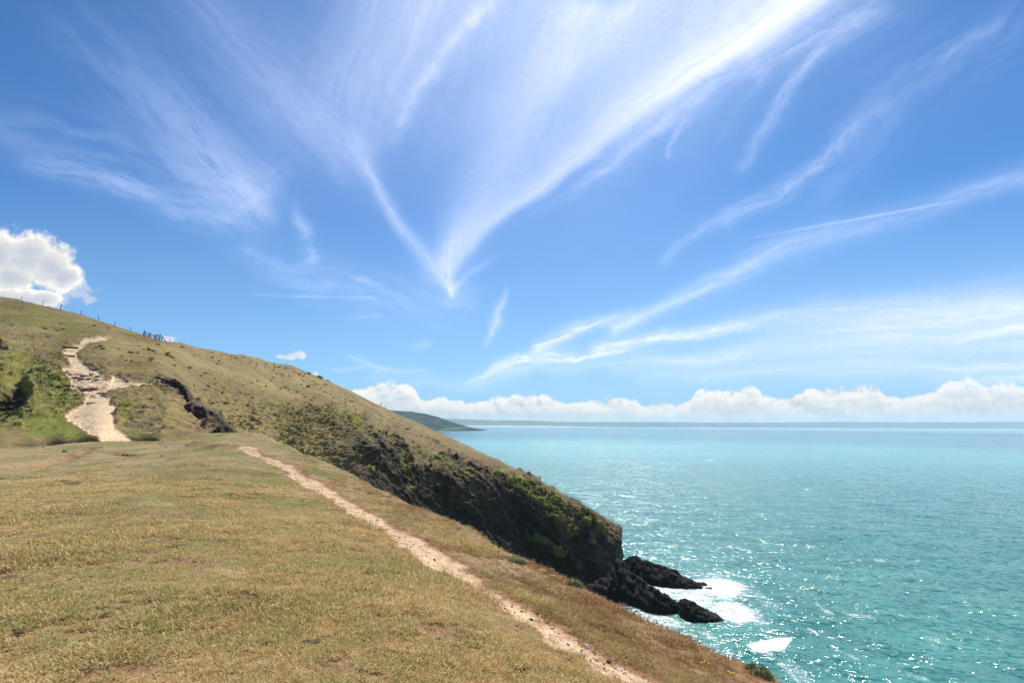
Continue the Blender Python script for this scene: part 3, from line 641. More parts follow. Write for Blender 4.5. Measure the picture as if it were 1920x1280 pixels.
def build_sea():
    dep = np.concatenate([np.linspace(70, 30, 24), np.geomspace(29.5, 1.0, 620), np.geomspace(.99, .165, 90)])
    r = EYE/np.tan(dep*math.pi/180)
    th = np.linspace(-62, 62, 900)*math.pi/180
    T, Rr = np.meshgrid(th, r); x = Rr*np.sin(T); y = Rr*np.cos(T)
    A = sstep(900, 150, Rr)
    z = A*(.35*fbm(x*.05, y*.10, 0*x, 3, .5, 3) + .16*ridged(x*.16+.04*y, y*.30, 0*x, 3, .5, 5))
    P = np.stack([x, y, z], -1); pu, pv = proj(P)
    w = fbm(x*.08, y*.08, 0*x, 4, .6, 12)*10
    foam = np.zeros_like(x)
    def ell(cx, cy, rx, ry, a, ang=0.0):
        ca, sa = math.cos(R(ang)), math.sin(R(ang)); dx, dy = pu-cx, pv-cy
        e = np.hypot((dx*ca+dy*sa)/rx, (-dx*sa+dy*ca)/ry); np.maximum(foam, a*sstep(1.25, .35, e + w*.03), out=foam)
    ell(1345, 1102, 68, 26, .95, 8); ell(1300, 1120, 60, 24, .85, 12); ell(1378, 1148, 62, 26, 1.0, 14); ell(1260, 1108, 60, 18, .8, 14); ell(1235, 1163, 62, 13, .75, 10)
    ell(1420, 1168, 40, 9, .5, 12); ell(1290, 1178, 110, 16, .42, 20); ell(1340, 1130, 120, 55, .34, 15); ell(1440, 1128, 50, 10, .35, 20); ell(1200, 1140, 50, 14, .40, 5); ell(1335, 1085, 80, 20, .4, 12)
    ell(1330, 1240, 150, 16, .42, 27); ell(1410, 1268, 110, 18, .45, 25); ell(1300, 1200, 90, 16, .45, 24); ell(1500, 1262, 60, 10, .38, 45)
    pt = poly_in(pu, pv, [(1398, 1209), (1412, 1203), (1432, 1199), (1462, 1194), (1488, 1193), (1484, 1201), (1478, 1211), (1466, 1219), (1452, 1221), (1442, 1219), (1440, 1225), (1430, 1226), (1416, 1221)])
    foam = np.maximum(foam, 1.25*sstep(-3.5, 4.5, pt + w*.45))
    for pts, wd, a in (([(1436, 1222), (1462, 1240), (1485, 1262), (1505, 1290)], 4, .62), ([(1515, 1176), (1535, 1190), (1570, 1198)], 2.2, .62), ([(1530, 1130), (1545, 1142), (1560, 1150)], 2.5, .6), ([(1390, 1098), (1430, 1118), (1460, 1135)], 4, .5), ([(1580, 1148), (1640, 1160)], 1.8, .5),
                       ([(1555, 1210), (1610, 1235)], 2.2, .5), ([(1640, 1048), (1660, 1053)], 2, .5), ([(1730, 1190), (1765, 1205)], 2, .5), ([(1700, 1262), (1740, 1275)], 2.4, .5), ([(1240, 1180), (1330, 1225), (1440, 1275)], 6, .6)):
        d, _, _ = seg_dist(pu, pv, pts); foam = np.maximum(foam, a*.85*sstep(wd*2.4, wd*.2, d + w*.25))
    for _ in range(46):                      # whitecaps here and there
        cu, cv = rng.uniform(1180, 1950), rng.uniform(960, 1275); L = rng.uniform(5, 14)*(cv-780)/400
        d, _, _ = seg_dist(pu, pv, [(cu, cv), (cu+L, cv+L*.28)]); foam = np.maximum(foam, .42*sstep(2.0, .2, d))
    # surf at the far headland and along the beach
    d, _, _ = seg_dist(pu, pv, [(845, 811.5), (880, 809.2), (905, 808.3), (948, 807.6)]); foam = np.maximum(foam, .5*sstep(1.1, .3, d))
    foam = np.maximum(foam, 1.0*sstep(12800, 13300, Rr))
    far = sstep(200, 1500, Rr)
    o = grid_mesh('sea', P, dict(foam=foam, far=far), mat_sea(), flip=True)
    tag(o, kind='structure')
build_sea()
# ------------------------------------------------------------------ far headland, beach and coast
def mat_far(name, stops, sc, fields=None):
    m, nt, b = new_mat(name, .95, .05); P = geo(nt).outputs['Position']
    n = noise(nt, P, sc, 4, .6); c = ramp(nt, n, stops)
    if fields:
        v = nt.nodes.new('ShaderNodeTexVoronoi'); nt.links.new(P, v.inputs['Vector']); v.inputs['Scale'].default_value = fields
        s = X(nt, sep(nt, v.outputs['Color'])[0].v); c = mix(nt, .6, c, ramp(nt, s, [(0.1, (.05, .07, .03)), (.45, (.13, .15, .05)), (.75, (.26, .24, .12)), (1.0, (.08, .09, .04))]))
    a = attr(nt, 'edge'); c = mix(nt, a, c, (.028, .026, .026))
    a2 = attr(nt, 'field'); c = mix(nt, a2, c, (.24, .26, .08))
    nt.links.new(c, b.inputs['Base Color']); return m
def build_far():
    # headland across the bay
    us = np.linspace(560, 912, 260); top = np.interp(us, [560, 700, 752, 770, 800, 820, 850, 875, 895, 905, 912], [762, 765, 770.5, 771, 776, 781, 791.5, 799, 804, 806.6, 808.2])
    base = np.interp(us, [560, 845, 880, 912], [812.5, 811.3, 809.3, 808.3])
    t = np.linspace(0, 1, 90)[:, None]; V = top*(1-t) + base*t; U = np.repeat(us[None], 90, 0)
    Dn = EYE/np.maximum(1e-4, -(unproj(us, base, np.ones_like(us))[:, 2]-EYE))      # where the foot meets the sea
    Yb = np.interp(us, [560, 912], [3300, 4300]); 
    hgt = np.maximum(base-top, .4)
    D = Yb[None] + (1-t)**1.1*hgt[None]*22.0
    P = unproj(U, V, D)
    P[-1, :, 2] = -6; P[-2, :, 2] = np.minimum(P[-2, :, 2], 8)
    n = fbm(P[..., 0]*.006, P[..., 1]*.006, P[..., 2]*.02, 4, .6, 3)[..., None]
    P = P + n*np.array([0, 14, 5.0])*np.clip((1-t)*3, 0, 1)[..., None]*np.clip(t*6, .25, 1)[..., None]
    bk = []
    for k in (900, 400, 150, 50):
        q = P[0].copy(); q[:, 1] += k; q[:, 2] = np.maximum(q[:, 2]*(1-k/900.0*.9), -5); bk.append(q)
    Pa = np.concatenate([np.stack(bk), P]); pu, pv = proj(Pa)
    bb = np.interp(pu, us, base); e = sstep(6.0, 3.6, bb-pv + n_pad(n, 4)[..., 0]*3)
    fld = sstep(-1.2, 1.2, poly_in(pu, pv, [(822, 806), (835, 801.5), (868, 799.8), (880, 803), (860, 805.2), (825, 807)]))
    o = grid_mesh('headland', Pa, dict(edge=e, field=fld), mat_far('down_turf', [(.38, (.022, .034, .014)), (.5, (.075, .09, .03)), (.62, (.17, .14, .06))], .012), flip=False)
    tag(o, kind='structure')
    # the far coast, low hills beyond the beach
    us = np.linspace(600, 2500, 900)
    tops = np.interp(us, [600, 800, 870, 930, 1000, 1040, 1070, 1150, 1230, 1330, 1440, 1590, 1700, 1920, 2500], [783, 784, 785.5, 787.5, 788, 790, 790.5, 791, 790.5, 791.8, 791.8, 790.5, 791.5, 790.3, 793])
    Yc = 13600.0
    zt = np.array([unproj(a, b_, Yc+1600)[2] for a, b_ in zip(us, tops)]); 
    rows = []; ts = np.linspace(0, 1, 40)
    X0 = np.array([unproj(a, 795, 1.0)[0] for a in us])
    for tt in ts:
        Y = Yc + 1600*tt; h = zt*(.05*min(1, tt*8) + .95*tt**1.25)*(1)
        rows.append(np.stack([X0*Y, np.full_like(us, Y), h - (8 if tt == 0 else 0)], -1))
    for k in (600, 1500): rows.append(np.stack([X0*(Yc+1600+k), np.full_like(us, Yc+1600+k), zt*(1-k/1600)], -1))
    Pc = np.stack(rows); n = fbm(Pc[..., 0]*.0011, Pc[..., 1]*.0011, 0*Pc[..., 0], 4, .6, 23)
    tt = np.concatenate([ts, [1, 1]])[:, None]
    Pc[..., 2] += n*26*np.clip(tt*2.5, 0, 1)*np.clip((1.03-tt)*4, .18, 1)
    o = grid_mesh('far_coast', Pc, dict(edge=np.zeros(Pc.shape[:2]), field=np.zeros(Pc.shape[:2])), mat_far('coast_fields', [(.38, (.03, .045, .03)), (.52, (.14, .15, .07)), (.62, (.36, .31, .18))], .0045, .0028), flip=True)
    o.name = 'far_hills'; tag(o, kind='structure')
    # the beach
    us = np.linspace(800, 1150, 120); X0 = np.array([unproj(a, 795, 1.0)[0] for a in us]); wv = np.interp(us, [800, 1000, 1080, 1150], [1, 1, .6, .15])
    rows = [np.stack([X0*Y, np.full_like(us, Y), np.full_like(us, z)*wv - (1-wv)*2], -1) for Y, z in ((13060, -2.5), (13150, 4), (13380, 14), (13700, 30), (13760, -3))]
    o = grid_mesh('beach', np.stack(rows), None, mat_plain('pale_sand', (.62, .52, .38), (.78, .68, .52), .002), flip=True); tag(o, kind='structure')
def n_pad(n, k): return np.concatenate([np.repeat(n[:1], k, 0), n], 0)
build_far()
# ================================================================== GRASS of the near slope
def mat_grass():
    m = bpy.data.materials.new('dry_grass_blades'); m.use_nodes = True; nt = m.node_tree; nt.nodes.clear()
    o = nt.nodes.new('ShaderNodeOutputMaterial'); mx = nt.nodes.new('ShaderNodeMixShader'); d = nt.nodes.new('ShaderNodeBsdfDiffuse'); t = nt.nodes.new('ShaderNodeBsdfTranslucent')
    P = geo(nt).outputs['Position']; sh = attr(nt, 'shade')
    rnd = nt.nodes.new('ShaderNodeObjectInfo'); ri = X(nt, rnd.outputs['Random'])
    n1 = noise(nt, P, 0.45, 4, .6); n2 = noise(nt, P, 2.6, 3, .6)
    k = (sh*.80 + ri*.14 + (n1-.5)*1.0 + (n2-.5)*.9 + .13).sat()
    c = ramp(nt, k, [(0.0, (.17, .20, .045)), (.14, (.38, .41, .12)), (.28, (.29, .225, .07)), (.40, (.64, .52, .19)), (.54, (.52, .30, .125)), (.66, (.78, .60, .26)), (.80, (.95, .84, .50)), (.92, (.46, .24, .11)), (1.0, (.90, .70, .38))])
    n0 = noise(nt, P, 0.22, 4, .62); c = mix(nt, n0.ss(.50, .66)*.38, c, mix(nt, sh, (.15, .075, .04), (.62, .42, .24))); c = mix(nt, n0.ss(.42, .30)*.12, c, mix(nt, sh, (.10, .14, .035), (.52, .52, .22)))
    ra = nt.nodes.new('ShaderNodeAttribute'); ra.attribute_type = 'INSTANCER'; ra.attribute_name = 'redness_pt'; red = X(nt, ra.outputs['Fac']); c = mix(nt, red*(sh.ss(.1, .9, .5, 1.0)), c, (.30, .15, .075))
    nt.links.new(c, d.inputs[0]); nt.links.new(c, t.inputs[0]); mx.inputs[0].default_value = .44
    nt.links.new(d.outputs[0], mx.inputs[1]); nt.links.new(t.outputs[0], mx.inputs[2]); nt.links.new(mx.outputs[0], o.inputs[0]); return m
M_GRASS = mat_grass()
def tuft_mesh(name, n, rad, lmin, lmax, w, flat=(25, 80), seed=0, mat=None):
    r = np.random.default_rng(seed); V = []; Fc = []; S = []
    for i in range(n):
        a = r.uniform(0, 2*math.pi); rr = rad*math.sqrt(r.uniform()); x, y = rr*math.cos(a), rr*math.sin(a)
        h = r.uniform(0, 2*math.pi); tl = R(r.uniform(*flat)); L = r.uniform(lmin, lmax); ww = w*r.uniform(.7, 1.4)
        p = np.array([x, y, -.006]); s = r.uniform(0, 1); side = np.array([-math.sin(h), math.cos(h), 0])*ww/2; base = len(V)
        for k in range(3):
            f = (1.0, .8, .12)[k]; V += [p-side*f, p+side*f]; S += [s, s]
            st = L/2; p = p + st*np.array([math.cos(h)*math.sin(tl), math.sin(h)*math.sin(tl), math.cos(tl)]); tl += R(r.uniform(5, 35)); h += r.uniform(-.4, .4)
        for k in (0, 2): Fc.append((base+k, base+k+1, base+k+3, base+k+2))
    me = bpy.data.meshes.new(name); me.from_pydata([tuple(map(float, v)) for v in V], [], Fc)
    at = me.attributes.new('shade', 'FLOAT', 'POINT'); at.data.foreach_set('value', np.array(S, np.float32)); me.materials.append(mat or M_GRASS)
    return bpy.data.objects.new(name, me)
def scatter(name, P, rot, scl, extra, sources, label_kind='stuff'):
    """one stuff object: points that instance a few source clumps"""
    me = bpy.data.meshes.new(name); me.vertices.add(len(P)); me.vertices.foreach_set('co', P.astype(np.float32).ravel())
    a = me.attributes.new('rot', 'FLOAT_VECTOR', 'POINT'); a.data.foreach_set('vector', rot.astype(np.float32).ravel())
    a = me.attributes.new('scl', 'FLOAT_VECTOR', 'POINT'); a.data.foreach_set('vector', scl.astype(np.float32).ravel())
    for k, v in extra.items():
        a = me.attributes.new(k, 'FLOAT', 'POINT'); a.data.foreach_set('value', v.astype(np.float32))
    o = bpy.data.objects.new(name, me); COL.objects.link(o); tag(o, kind='stuff')
    col = bpy.data.collections.new(name+'_clumps')
    for s in sources: col.objects.link(s)
    ng = bpy.data.node_groups.new(name+'_scatter', 'GeometryNodeTree')
    ng.interface.new_socket('Geometry', in_out='INPUT', socket_type='NodeSocketGeometry'); ng.interface.new_socket('Geometry', in_out='OUTPUT', socket_type='NodeSocketGeometry')
    gi = ng.nodes.new('NodeGroupInput'); go = ng.nodes.new('NodeGroupOutput'); ip = ng.nodes.new('GeometryNodeInstanceOnPoints'); ci = ng.nodes.new('GeometryNodeCollectionInfo')
    ci.inputs['Collection'].default_value = col; ci.inputs['Separate Children'].default_value = True; ci.inputs['Reset Children'].default_value = True
    ip.inputs['Pick Instance'].default_value = True
    def na(n, t):
        q = ng.nodes.new('GeometryNodeInputNamedAttribute'); q.data_type = t; q.inputs[0].default_value = n; return q.outputs[0]
    ng.links.new(gi.outputs[0], ip.inputs['Points']); ng.links.new(ci.outputs[0], ip.inputs['Instance'])
    e2r = ng.nodes.new('FunctionNodeEulerToRotation'); ng.links.new(na('rot', 'FLOAT_VECTOR'), e2r.inputs[0]); ng.links.new(e2r.outputs[0], ip.inputs['Rotation'])
    ng.links.new(na('scl', 'FLOAT_VECTOR'), ip.inputs['Scale']); ng.links.new(ip.outputs[0], go.inputs[0])
    md = o.modifiers.new('scatter', 'NODES'); md.node_group = ng
    return o
def build_grass():
    N = 175000
    r = 2.2*np.exp(rng.uniform(0, 1, N)**.80*math.log(44/2.2)); th = rng.uniform(-56, 47, N)*math.pi/180
    x, y = r*np.sin(th), r*np.cos(th)
    z, path, soil, q = near_z(x, y)
    keep = (q < .9) & (path < .30 + .7*(rng.uniform(size=N) < .06)) & (rng.uniform(size=N) > soil*.85) & (rng.uniform(size=N) > .10 + .0*r)
    bare = fbm(x*1.5, y*1.5, 0*x, 5, .68, 88); keep &= (bare < .27) | (rng.uniform(size=N) < .38)
    x, y, z, r, q, soil = [a[keep] for a in (x, y, z, r, q, soil)]; n = len(x)
    s = .78*(r/3.5)**.55*rng.uniform(.7, 1.35, n)*(1+.9*np.clip(fbm(x*.8, y*.8, 0*x, 3, .6, 81), -.5, 1))*(1-.55*sstep(17, 32, r)); s = np.minimum(s, 2.9)
    zs = s*rng.uniform(.55, 1.1, n)*(1-.35*(r > 15))
    gx = (near_z(x+.15, y, False)[0]-near_z(x-.15, y, False)[0])/.3; gy = (near_z(x, y+.15, False)[0]-near_z(x, y-.15, False)[0])/.3
    rot = np.stack([np.clip(gy, -1, 1)*.8, -np.clip(gx, -1, 1)*.8, rng.uniform(0, 2*math.pi, n)], -1)
    red = np.clip(soil*.7 + .80*sstep(-5.0, 0, q)*sstep(-.25, .25, fbm(x*.9, y*.9, 0*x, 3, .6, 83)), 0, 1)
    src = [tuft_mesh('grass_tuft', 30, .055, .018, .050, .0052, (30, 85), k) for k in range(5)]
    src.append(tuft_mesh('grass_tuft', 22, .05, .03, .075, .0048, (25, 80), 9))
    scatter('grass', np.stack([x, y, z], -1), rot, np.stack([s, s, zs], -1), dict(redness_pt=red), src)
    return len(x)
print('grass tufts', build_grass())

# ================================================================== TUSSOCKS, dark tufts dotted over the far hillside
def build_tussocks():
    m = bpy.data.materials.new('tussock_blades'); m.use_nodes = True; nt = m.node_tree; b = nt.nodes['Principled BSDF']; b.inputs['Roughness'].default_value = .95; b.inputs['Specular IOR Level'].default_value = .05
    sh = attr(nt, 'shade'); ri = X(nt, nt.nodes.new('ShaderNodeObjectInfo').outputs['Random'])
    nt.links.new(ramp(nt, (sh*.5+ri*.5), [(0, (.05, .048, .015)), (.4, (.14, .115, .034)), (.75, (.22, .17, .06)), (1, (.36, .27, .11))]), b.inputs['Base Color'])
    def clump(seed):
        r = np.random.default_rng(seed); V = []; Fc = []; S = []
        for i in range(170):
            a = r.uniform(0, 6.283); rr = math.sqrt(r.uniform())*.33; h = r.uniform(0, 6.283); L = r.uniform(.18, .42); t = R(r.uniform(15, 75)); p0 = np.array([rr*math.cos(a), rr*math.sin(a), -.08+.16*(1-(rr/.33)**2)])
            sd = np.array([-math.sin(h), math.cos(h), 0])*.028; tip = p0+L*np.array([math.cos(h)*math.sin(t), math.sin(h)*math.sin(t), math.cos(t)*.75]); k = len(V); s_ = r.uniform(); V += [p0-sd, p0+sd, tip]; S += [s_*.6, s_*.6, s_]; Fc.append((k, k+1, k+2))
        me = bpy.data.meshes.new('tussock'); me.from_pydata([tuple(map(float, q)) for q in V], [], Fc); at = me.attributes.new('shade', 'FLOAT', 'POINT'); at.data.foreach_set('value', np.array(S, np.float32)); me.materials.append(m)
        return bpy.data.objects.new('tussock', me)
    N = 90000; u = rng.uniform(-60, 1165, N); sv = np.interp(u, [p[0] for p in SIL], [p[1] for p in SIL]); bot = np.interp(u, [-160, 0, 330, 430, 561, 700, 900, 1040, 1160], [850, 850, 826, 812, 850, 915, 1010, 1060, 1140]); v = sv + 4 + (bot-sv)*rng.uniform(0, 1, N)
    D = np.exp(tps_h(u, v)); P = unproj(u, v, D); x, y, z = P.T
    # even out to a density per square metre of slope
    up = np.exp(tps_h(u, v-2)); a = np.abs(up-D)*D/F/2*np.hypot(1, .4); w = np.clip(a/np.percentile(a, 90), 0, 1)
    cl = fbm(x*.07, y*.07, z*.2, 4, .6, 201); fine = fbm(x*.3, y*.3, z*1.1, 3, .6, 202)
    d, sd, _ = seg_dist(u, v, CLIFFTOP); below = np.where(sd > 0, d, -d)
    band = sstep(-75, -5, below)*(1-sstep(0, 25, below)*.8)*sstep(330, 450, u) + .30*sstep(.0, .35, cl) + .10
    band = np.maximum(band, .55*sstep(15, 70, v-sv)*sstep(300, 380, u)*sstep(700, 560, u)*sstep(-.3, .2, cl+.1))
    band = np.maximum(band, .9*sstep(-4, 10, poly_in(u, v, [(-60, 640), (30, 640), (60, 680), (135, 705), (138, 745), (110, 780), (50, 790), (-60, 850)])))
    PT = [(163, 633), (150, 646), (127, 651), (118, 659), (121, 669), (137, 684), (119, 690), (122, 699), (134, 711), (134, 726), (163, 744), (158, 762), (126, 781), (128, 792), (172, 814), (201, 829), (258, 829), (237, 814), (217, 803), (212, 780), (220, 768), (206, 760), (211, 747), (241, 718), (218, 704), (172, 689), (142, 666), (150, 654), (205, 635)]
    ok = (poly_in(u, v, PT) < -2.5) & (poly_in(u, v, [(40, 788), (122, 782), (205, 832), (40, 832)]) < 0) & (poly_in(u, v, [(213, 790), (325, 822), (300, 832), (240, 832)]) < 0)
    k = ok & (rng.uniform(size=N) < w*np.where(below < -80, band*.42, band*.26)*sstep(-.2, .35, fine))
    P = P[k]; n = len(P); s = rng.uniform(.35, .95, n)*np.clip(P[:, 1]/80, .4, 1.6)
    P[:, 1] += .1; rot = np.stack([np.full(n, .35)+rng.normal(0, .1, n), rng.normal(0, .1, n), rng.uniform(0, 6.28, n)], -1)
    scatter('tussocks', P, rot, np.stack([s*1.25, s, s*.8], -1), {}, [clump(k_) for k_ in range(4)]); return n
print('tussocks', build_tussocks())

# ================================================================== ROCKS
def rock_ridge(name, stations, mat, label, cat, onwater=True, back=6.0, amp=.9, seed=1, sink=3.0, sub=11, group=None):
    """stations: (u, v of the crest, v of the foot, how far behind the foot the crest stands[, Y of the foot])"""
    st = np.array([list(s)+[0]*(5-len(s)) for s in stations], float); n = (len(st)-1)*sub+1
    k = np.linspace(0, len(st)-1, n); S = np.stack([np.interp(k, range(len(st)), st[:, j]) for j in range(5)], -1)
    rows = []
    for i, (u, vt, vb, dp, Y) in enumerate(S):
        A = onsea(u, vb) if onwater else unproj(u, vb, Y)
        C = unproj(u, vt, A[1]+dp); B = C + np.array([.15*back, back, 0]); B[2] = A[2]-.3
        A0 = A - np.array([0, .4, sink]); B0 = B + np.array([0, .6, -sink])
        h = C[2]-A[2]; M1 = A*.72+C*.28 + np.array([0, -.16*dp, 0.06*h]); M2 = A*.38+C*.62 + np.array([0, -.13*dp, .05*h]); M3_ = C*.65+B*.35 + np.array([0, 0, .12*h])
        ctrl = np.array([A0, A, M1, M2, C, M3_, B, B0]); kk = np.linspace(0, 7, 44)
        rows.append(np.stack([np.interp(kk, range(8), ctrl[:, j]) for j in range(3)], -1))
    P = np.stack(rows, 1)
    nrm = grid_normals(P); c = P.mean((0, 1)); s = np.sign(((P-c)*nrm).sum(-1).mean()) or 1; nrm = nrm*s
    x, y, z = P[..., 0], P[..., 1], P[..., 2]; e1 = .75*x-.66*z; e2 = .66*x+.75*z
    q = 1.0 if onwater else 2.0
    d = amp*(ridged(e1*.16*q, e2*.75*q, y*.35*q, 5, .58, seed) + .7*fbm(x*.9*q, y*.9*q, z*.9*q, 3, .6, seed+5) - .25)
    P = P + nrm*d[..., None]*np.array([.7, 1, 1.0])
    # close both ends
    P = np.concatenate([P.mean(0, keepdims=True)*0+P[:1], P], 0)
    e0, e1_ = P[:, :1].mean(0, keepdims=True).repeat(P.shape[0], 0), P[:, -1:].mean(0, keepdims=True).repeat(P.shape[0], 0)
    P = np.concatenate([e0, P, e1_], 1)
    o = grid_mesh(name, P, None, mat, smooth=False); tag(o, label, cat, group); return o
rock_ridge('sea_rock', [(1164, 1056, 1062, 3), (1174, 1047, 1076, 4), (1186, 1040, 1086, 5), (1200, 1046, 1092, 5), (1222, 1053, 1097, 5), (1242, 1062, 1100, 5), (1260, 1065, 1103, 4), (1280, 1079, 1104, 4), (1300, 1089, 1105, 2.5), (1314, 1097, 1104.6, 1.5), (1334, 1103.6, 1104.6, .4)], M_SEAROCK, 'long jagged black rock ridge running out into the foam, the farther of the two', 'rock', seed=3, amp=.8)
rock_ridge('sea_rock', [(1270, 1134, 1147, 1.5), (1275, 1125, 1157, 2.5), (1284, 1121, 1162, 3), (1300, 1128, 1165, 3), (1318, 1138, 1167, 3), (1334, 1147, 1168, 2.5), (1346, 1155, 1167.5, 1.5), (1352, 1160, 1165, .8), (1358, 1163.5, 1165, .3)], M_SEAROCK, 'blocky black slab of rock with a pointed tip, nearest rock in the sea', 'rock', seed=8, amp=.65)
rock_ridge('rock_spur', [(1040, 1112, 1114, 1), (1080, 1106, 1119, 2), (1110, 1096, 1123, 3.5), (1135, 1080, 1126, 5), (1150, 1062, 1128, 7), (1158, 1046, 1130, 8), (1162, 1040, 1131, 9), (1175, 1058, 1133, 8), (1195, 1080, 1140, 6), (1212, 1092, 1147, 5), (1230, 1103, 1149.5, 4), (1248, 1114, 1150.5, 3), (1262, 1124, 1150, 2), (1276, 1135, 1149, 1)], M_SEAROCK, 'dark sloping rock spur joining the cliff foot to the sea', 'rock spur', seed=13, amp=.9)
rock_ridge('sea_rock', [(1316, 1091.5, 1095, .5), (1320, 1091, 1097, .8), (1326, 1095, 1098, .4)], M_SEAROCK, 'tiny dark rock point poking from white foam at the tip of the long ridge', 'rock', seed=21, amp=.25, back=1)
rock_ridge('rock_outcrop', [(345, 762, 768, .4, 51.1), (352, 757, 773, .8, 50.6), (362, 757.5, 782, 1.2, 49.6), (374, 761, 794, 1.6, 48.6), (386, 765, 806, 1.8, 47.6), (398, 770, 814, 1.8, 47.1), (408, 776, 816, 1.6, 46.9), (415, 786, 817, 1.3, 46.9), (421, 797, 817, .9, 47.2), (430, 806, 817, .4, 47.6)], M_OUTCROP, 'large dark rounded rock outcrop on the slope above the narrow path', 'rock outcrop', onwater=False, back=2.2, amp=.34, seed=31, sink=1.2)
rock_ridge('rock_outcrop', [(281, 719, 724, .3, 63.8), (290, 712.5, 725, .6, 63.3), (299, 706.5, 726, .9, 62.9), (306, 709.5, 727, .9, 62.7), (316, 712.5, 728, .9, 62.3), (326, 710, 729, .9, 61.9), (336, 715, 733, .8, 61), (344, 723, 740, .6, 60), (349, 732, 747, .4, 59), (353, 742, 753, .3, 58)], M_OUTCROP, 'craggy grey rock outcrop with two small peaks beside the wide path', 'rock outcrop', onwater=False, back=1.6, amp=.36, seed=37, sink=1.0)
M_PALE = mat_rock('pale_slab', 5.0)
rock_ridge('rock_slab', [(316, 727, 729, .2, 60.6), (326, 728.5, 733, .3, 60.2), (336, 733, 738, .3, 59.6), (344, 739, 743, .2, 59), (350, 744.5, 746, .1, 58.6)], M_PALE, 'thin pale slab of rock lying below the craggy outcrop', 'rock slab', onwater=False, back=.6, amp=.12, seed=41, sink=.5)
# ------------------------------------------------------------------ loose stones
def stone_mesh(name, mat, seed, rough=.35, sub=2):
    bm = bmesh.new(); bmesh.ops.create_icosphere(bm, subdivisions=sub, radius=1); r = random.Random(seed); off = r.uniform(0, 50)
    for v in bm.verts:
        p = v.co; d = 1+rough*float(fbm(np.array([p.x*1.3+off]), np.array([p.y*1.3]), np.array([p.z*1.3]), 3, .6, seed)[0])*1.3
        v.co = Vector((round(p.x*d*3)/3*.35+p.x*d*.65, p.y*d*.72, p.z*d*.55))
    me = bpy.data.meshes.new(name); bm.to_mesh(me); bm.free(); me.materials.append(mat); return me
def put_stone(me, u, v, size, label, group, name='stone', lift=.2):
    p = near_px(u, v); o = bpy.data.objects.new(name, me); COL.objects.link(o)
    o.location = p + Vector((0, 0, size*lift)); o.scale = (size,)*3; o.rotation_euler = (random.uniform(-.4, .4), random.uniform(-.4, .4), random.uniform(0, 6.28)); tag(o, label, 'stone', group); return o
MS = [stone_mesh('stone', M_STONE, k) for k in range(3)]; MD = [stone_mesh('stone', M_DSTONE, 10+k, .45) for k in range(3)]
M_PROCK = mat_plain('path_bedrock', (.11, .085, .06), (.42, .33, .23), 2.2, .9, .6); MR1 = stone_mesh('path_rock', M_PROCK, 21, .5); MR2 = stone_mesh('path_rock', M_PROCK, 25, .5)
for k, (u, v, s) in enumerate([(313, 838, .13), (352, 834, .11), (306, 829.8, .09), (272, 832, .07), (15, 907, .06), (860, 952, .05), (68, 859, .07), (83, 837, .12)]):
    put_stone(MS[k % 3], u, v, s, 'small pale stone lying in the dry turf of the near slope', 'pale stones in the dry turf')
for k, (u, v, s) in enumerate([(848, 1089, .05), (776, 1020, .035), (800, 1035, .04), (931, 1133, .045), (947, 1141, .035), (966, 1148, .035), (978, 1147, .05), (995, 1162, .06), (1001, 1179, .04), (1034, 1179, .035), (940, 1134, .03), (1090, 1220, .035), (1132, 1245, .035), (1142, 1240, .05), (1012, 1185, .03), (884, 1142, .02), (514, 873, .04), (500, 864, .05), (768, 986, .03), (703, 952, .03), (1172, 1262, .035), (1066, 1208, .03)]):
    put_stone(MD[k % 3], u, v, s*.6, 'small dark stone lying on the narrow worn path', 'dark stones on the narrow path')
put_stone(MS[1], 1101, 1213, .045, 'pale stone on the seaward edge of the narrow path near the photo\'s bottom', 'pale stones beside the path')
put_stone(MS[2], 885, 1098, .04, 'pale stone sitting midway down the narrow path', 'pale stones beside the path')
for k, (u, v, s) in enumerate([(172, 1082, .03), (152, 996, .03), (82, 1040, .03), (86, 1056, .025), (130, 1087, .03), (241, 1086, .03), (257, 1170, .035), (170, 994, .04), (118, 1162, .03), (380, 1000, .025), (1067, 1239, .04), (684, 1190, .045), (570, 1205, .04), (693, 1116, .04), (745, 1124, .03), (717, 1070, .03), (590, 1205, .05), (716, 1086, .025), (515, 1142, .03), (430, 1163, .03), (220, 985, .02), (820, 1200, .04), (640, 1120, .03), (302, 855, .1), (240, 854, .14), (232, 853, .12), (122, 847, .16), (30, 1190, .05)]):
    put_stone(MD[k % 3], u, v, s*.95, 'small dark clod of earth among the short dry grass', 'dark clods in the grass', 'earth_clod', .1)['category'] = 'earth clod'
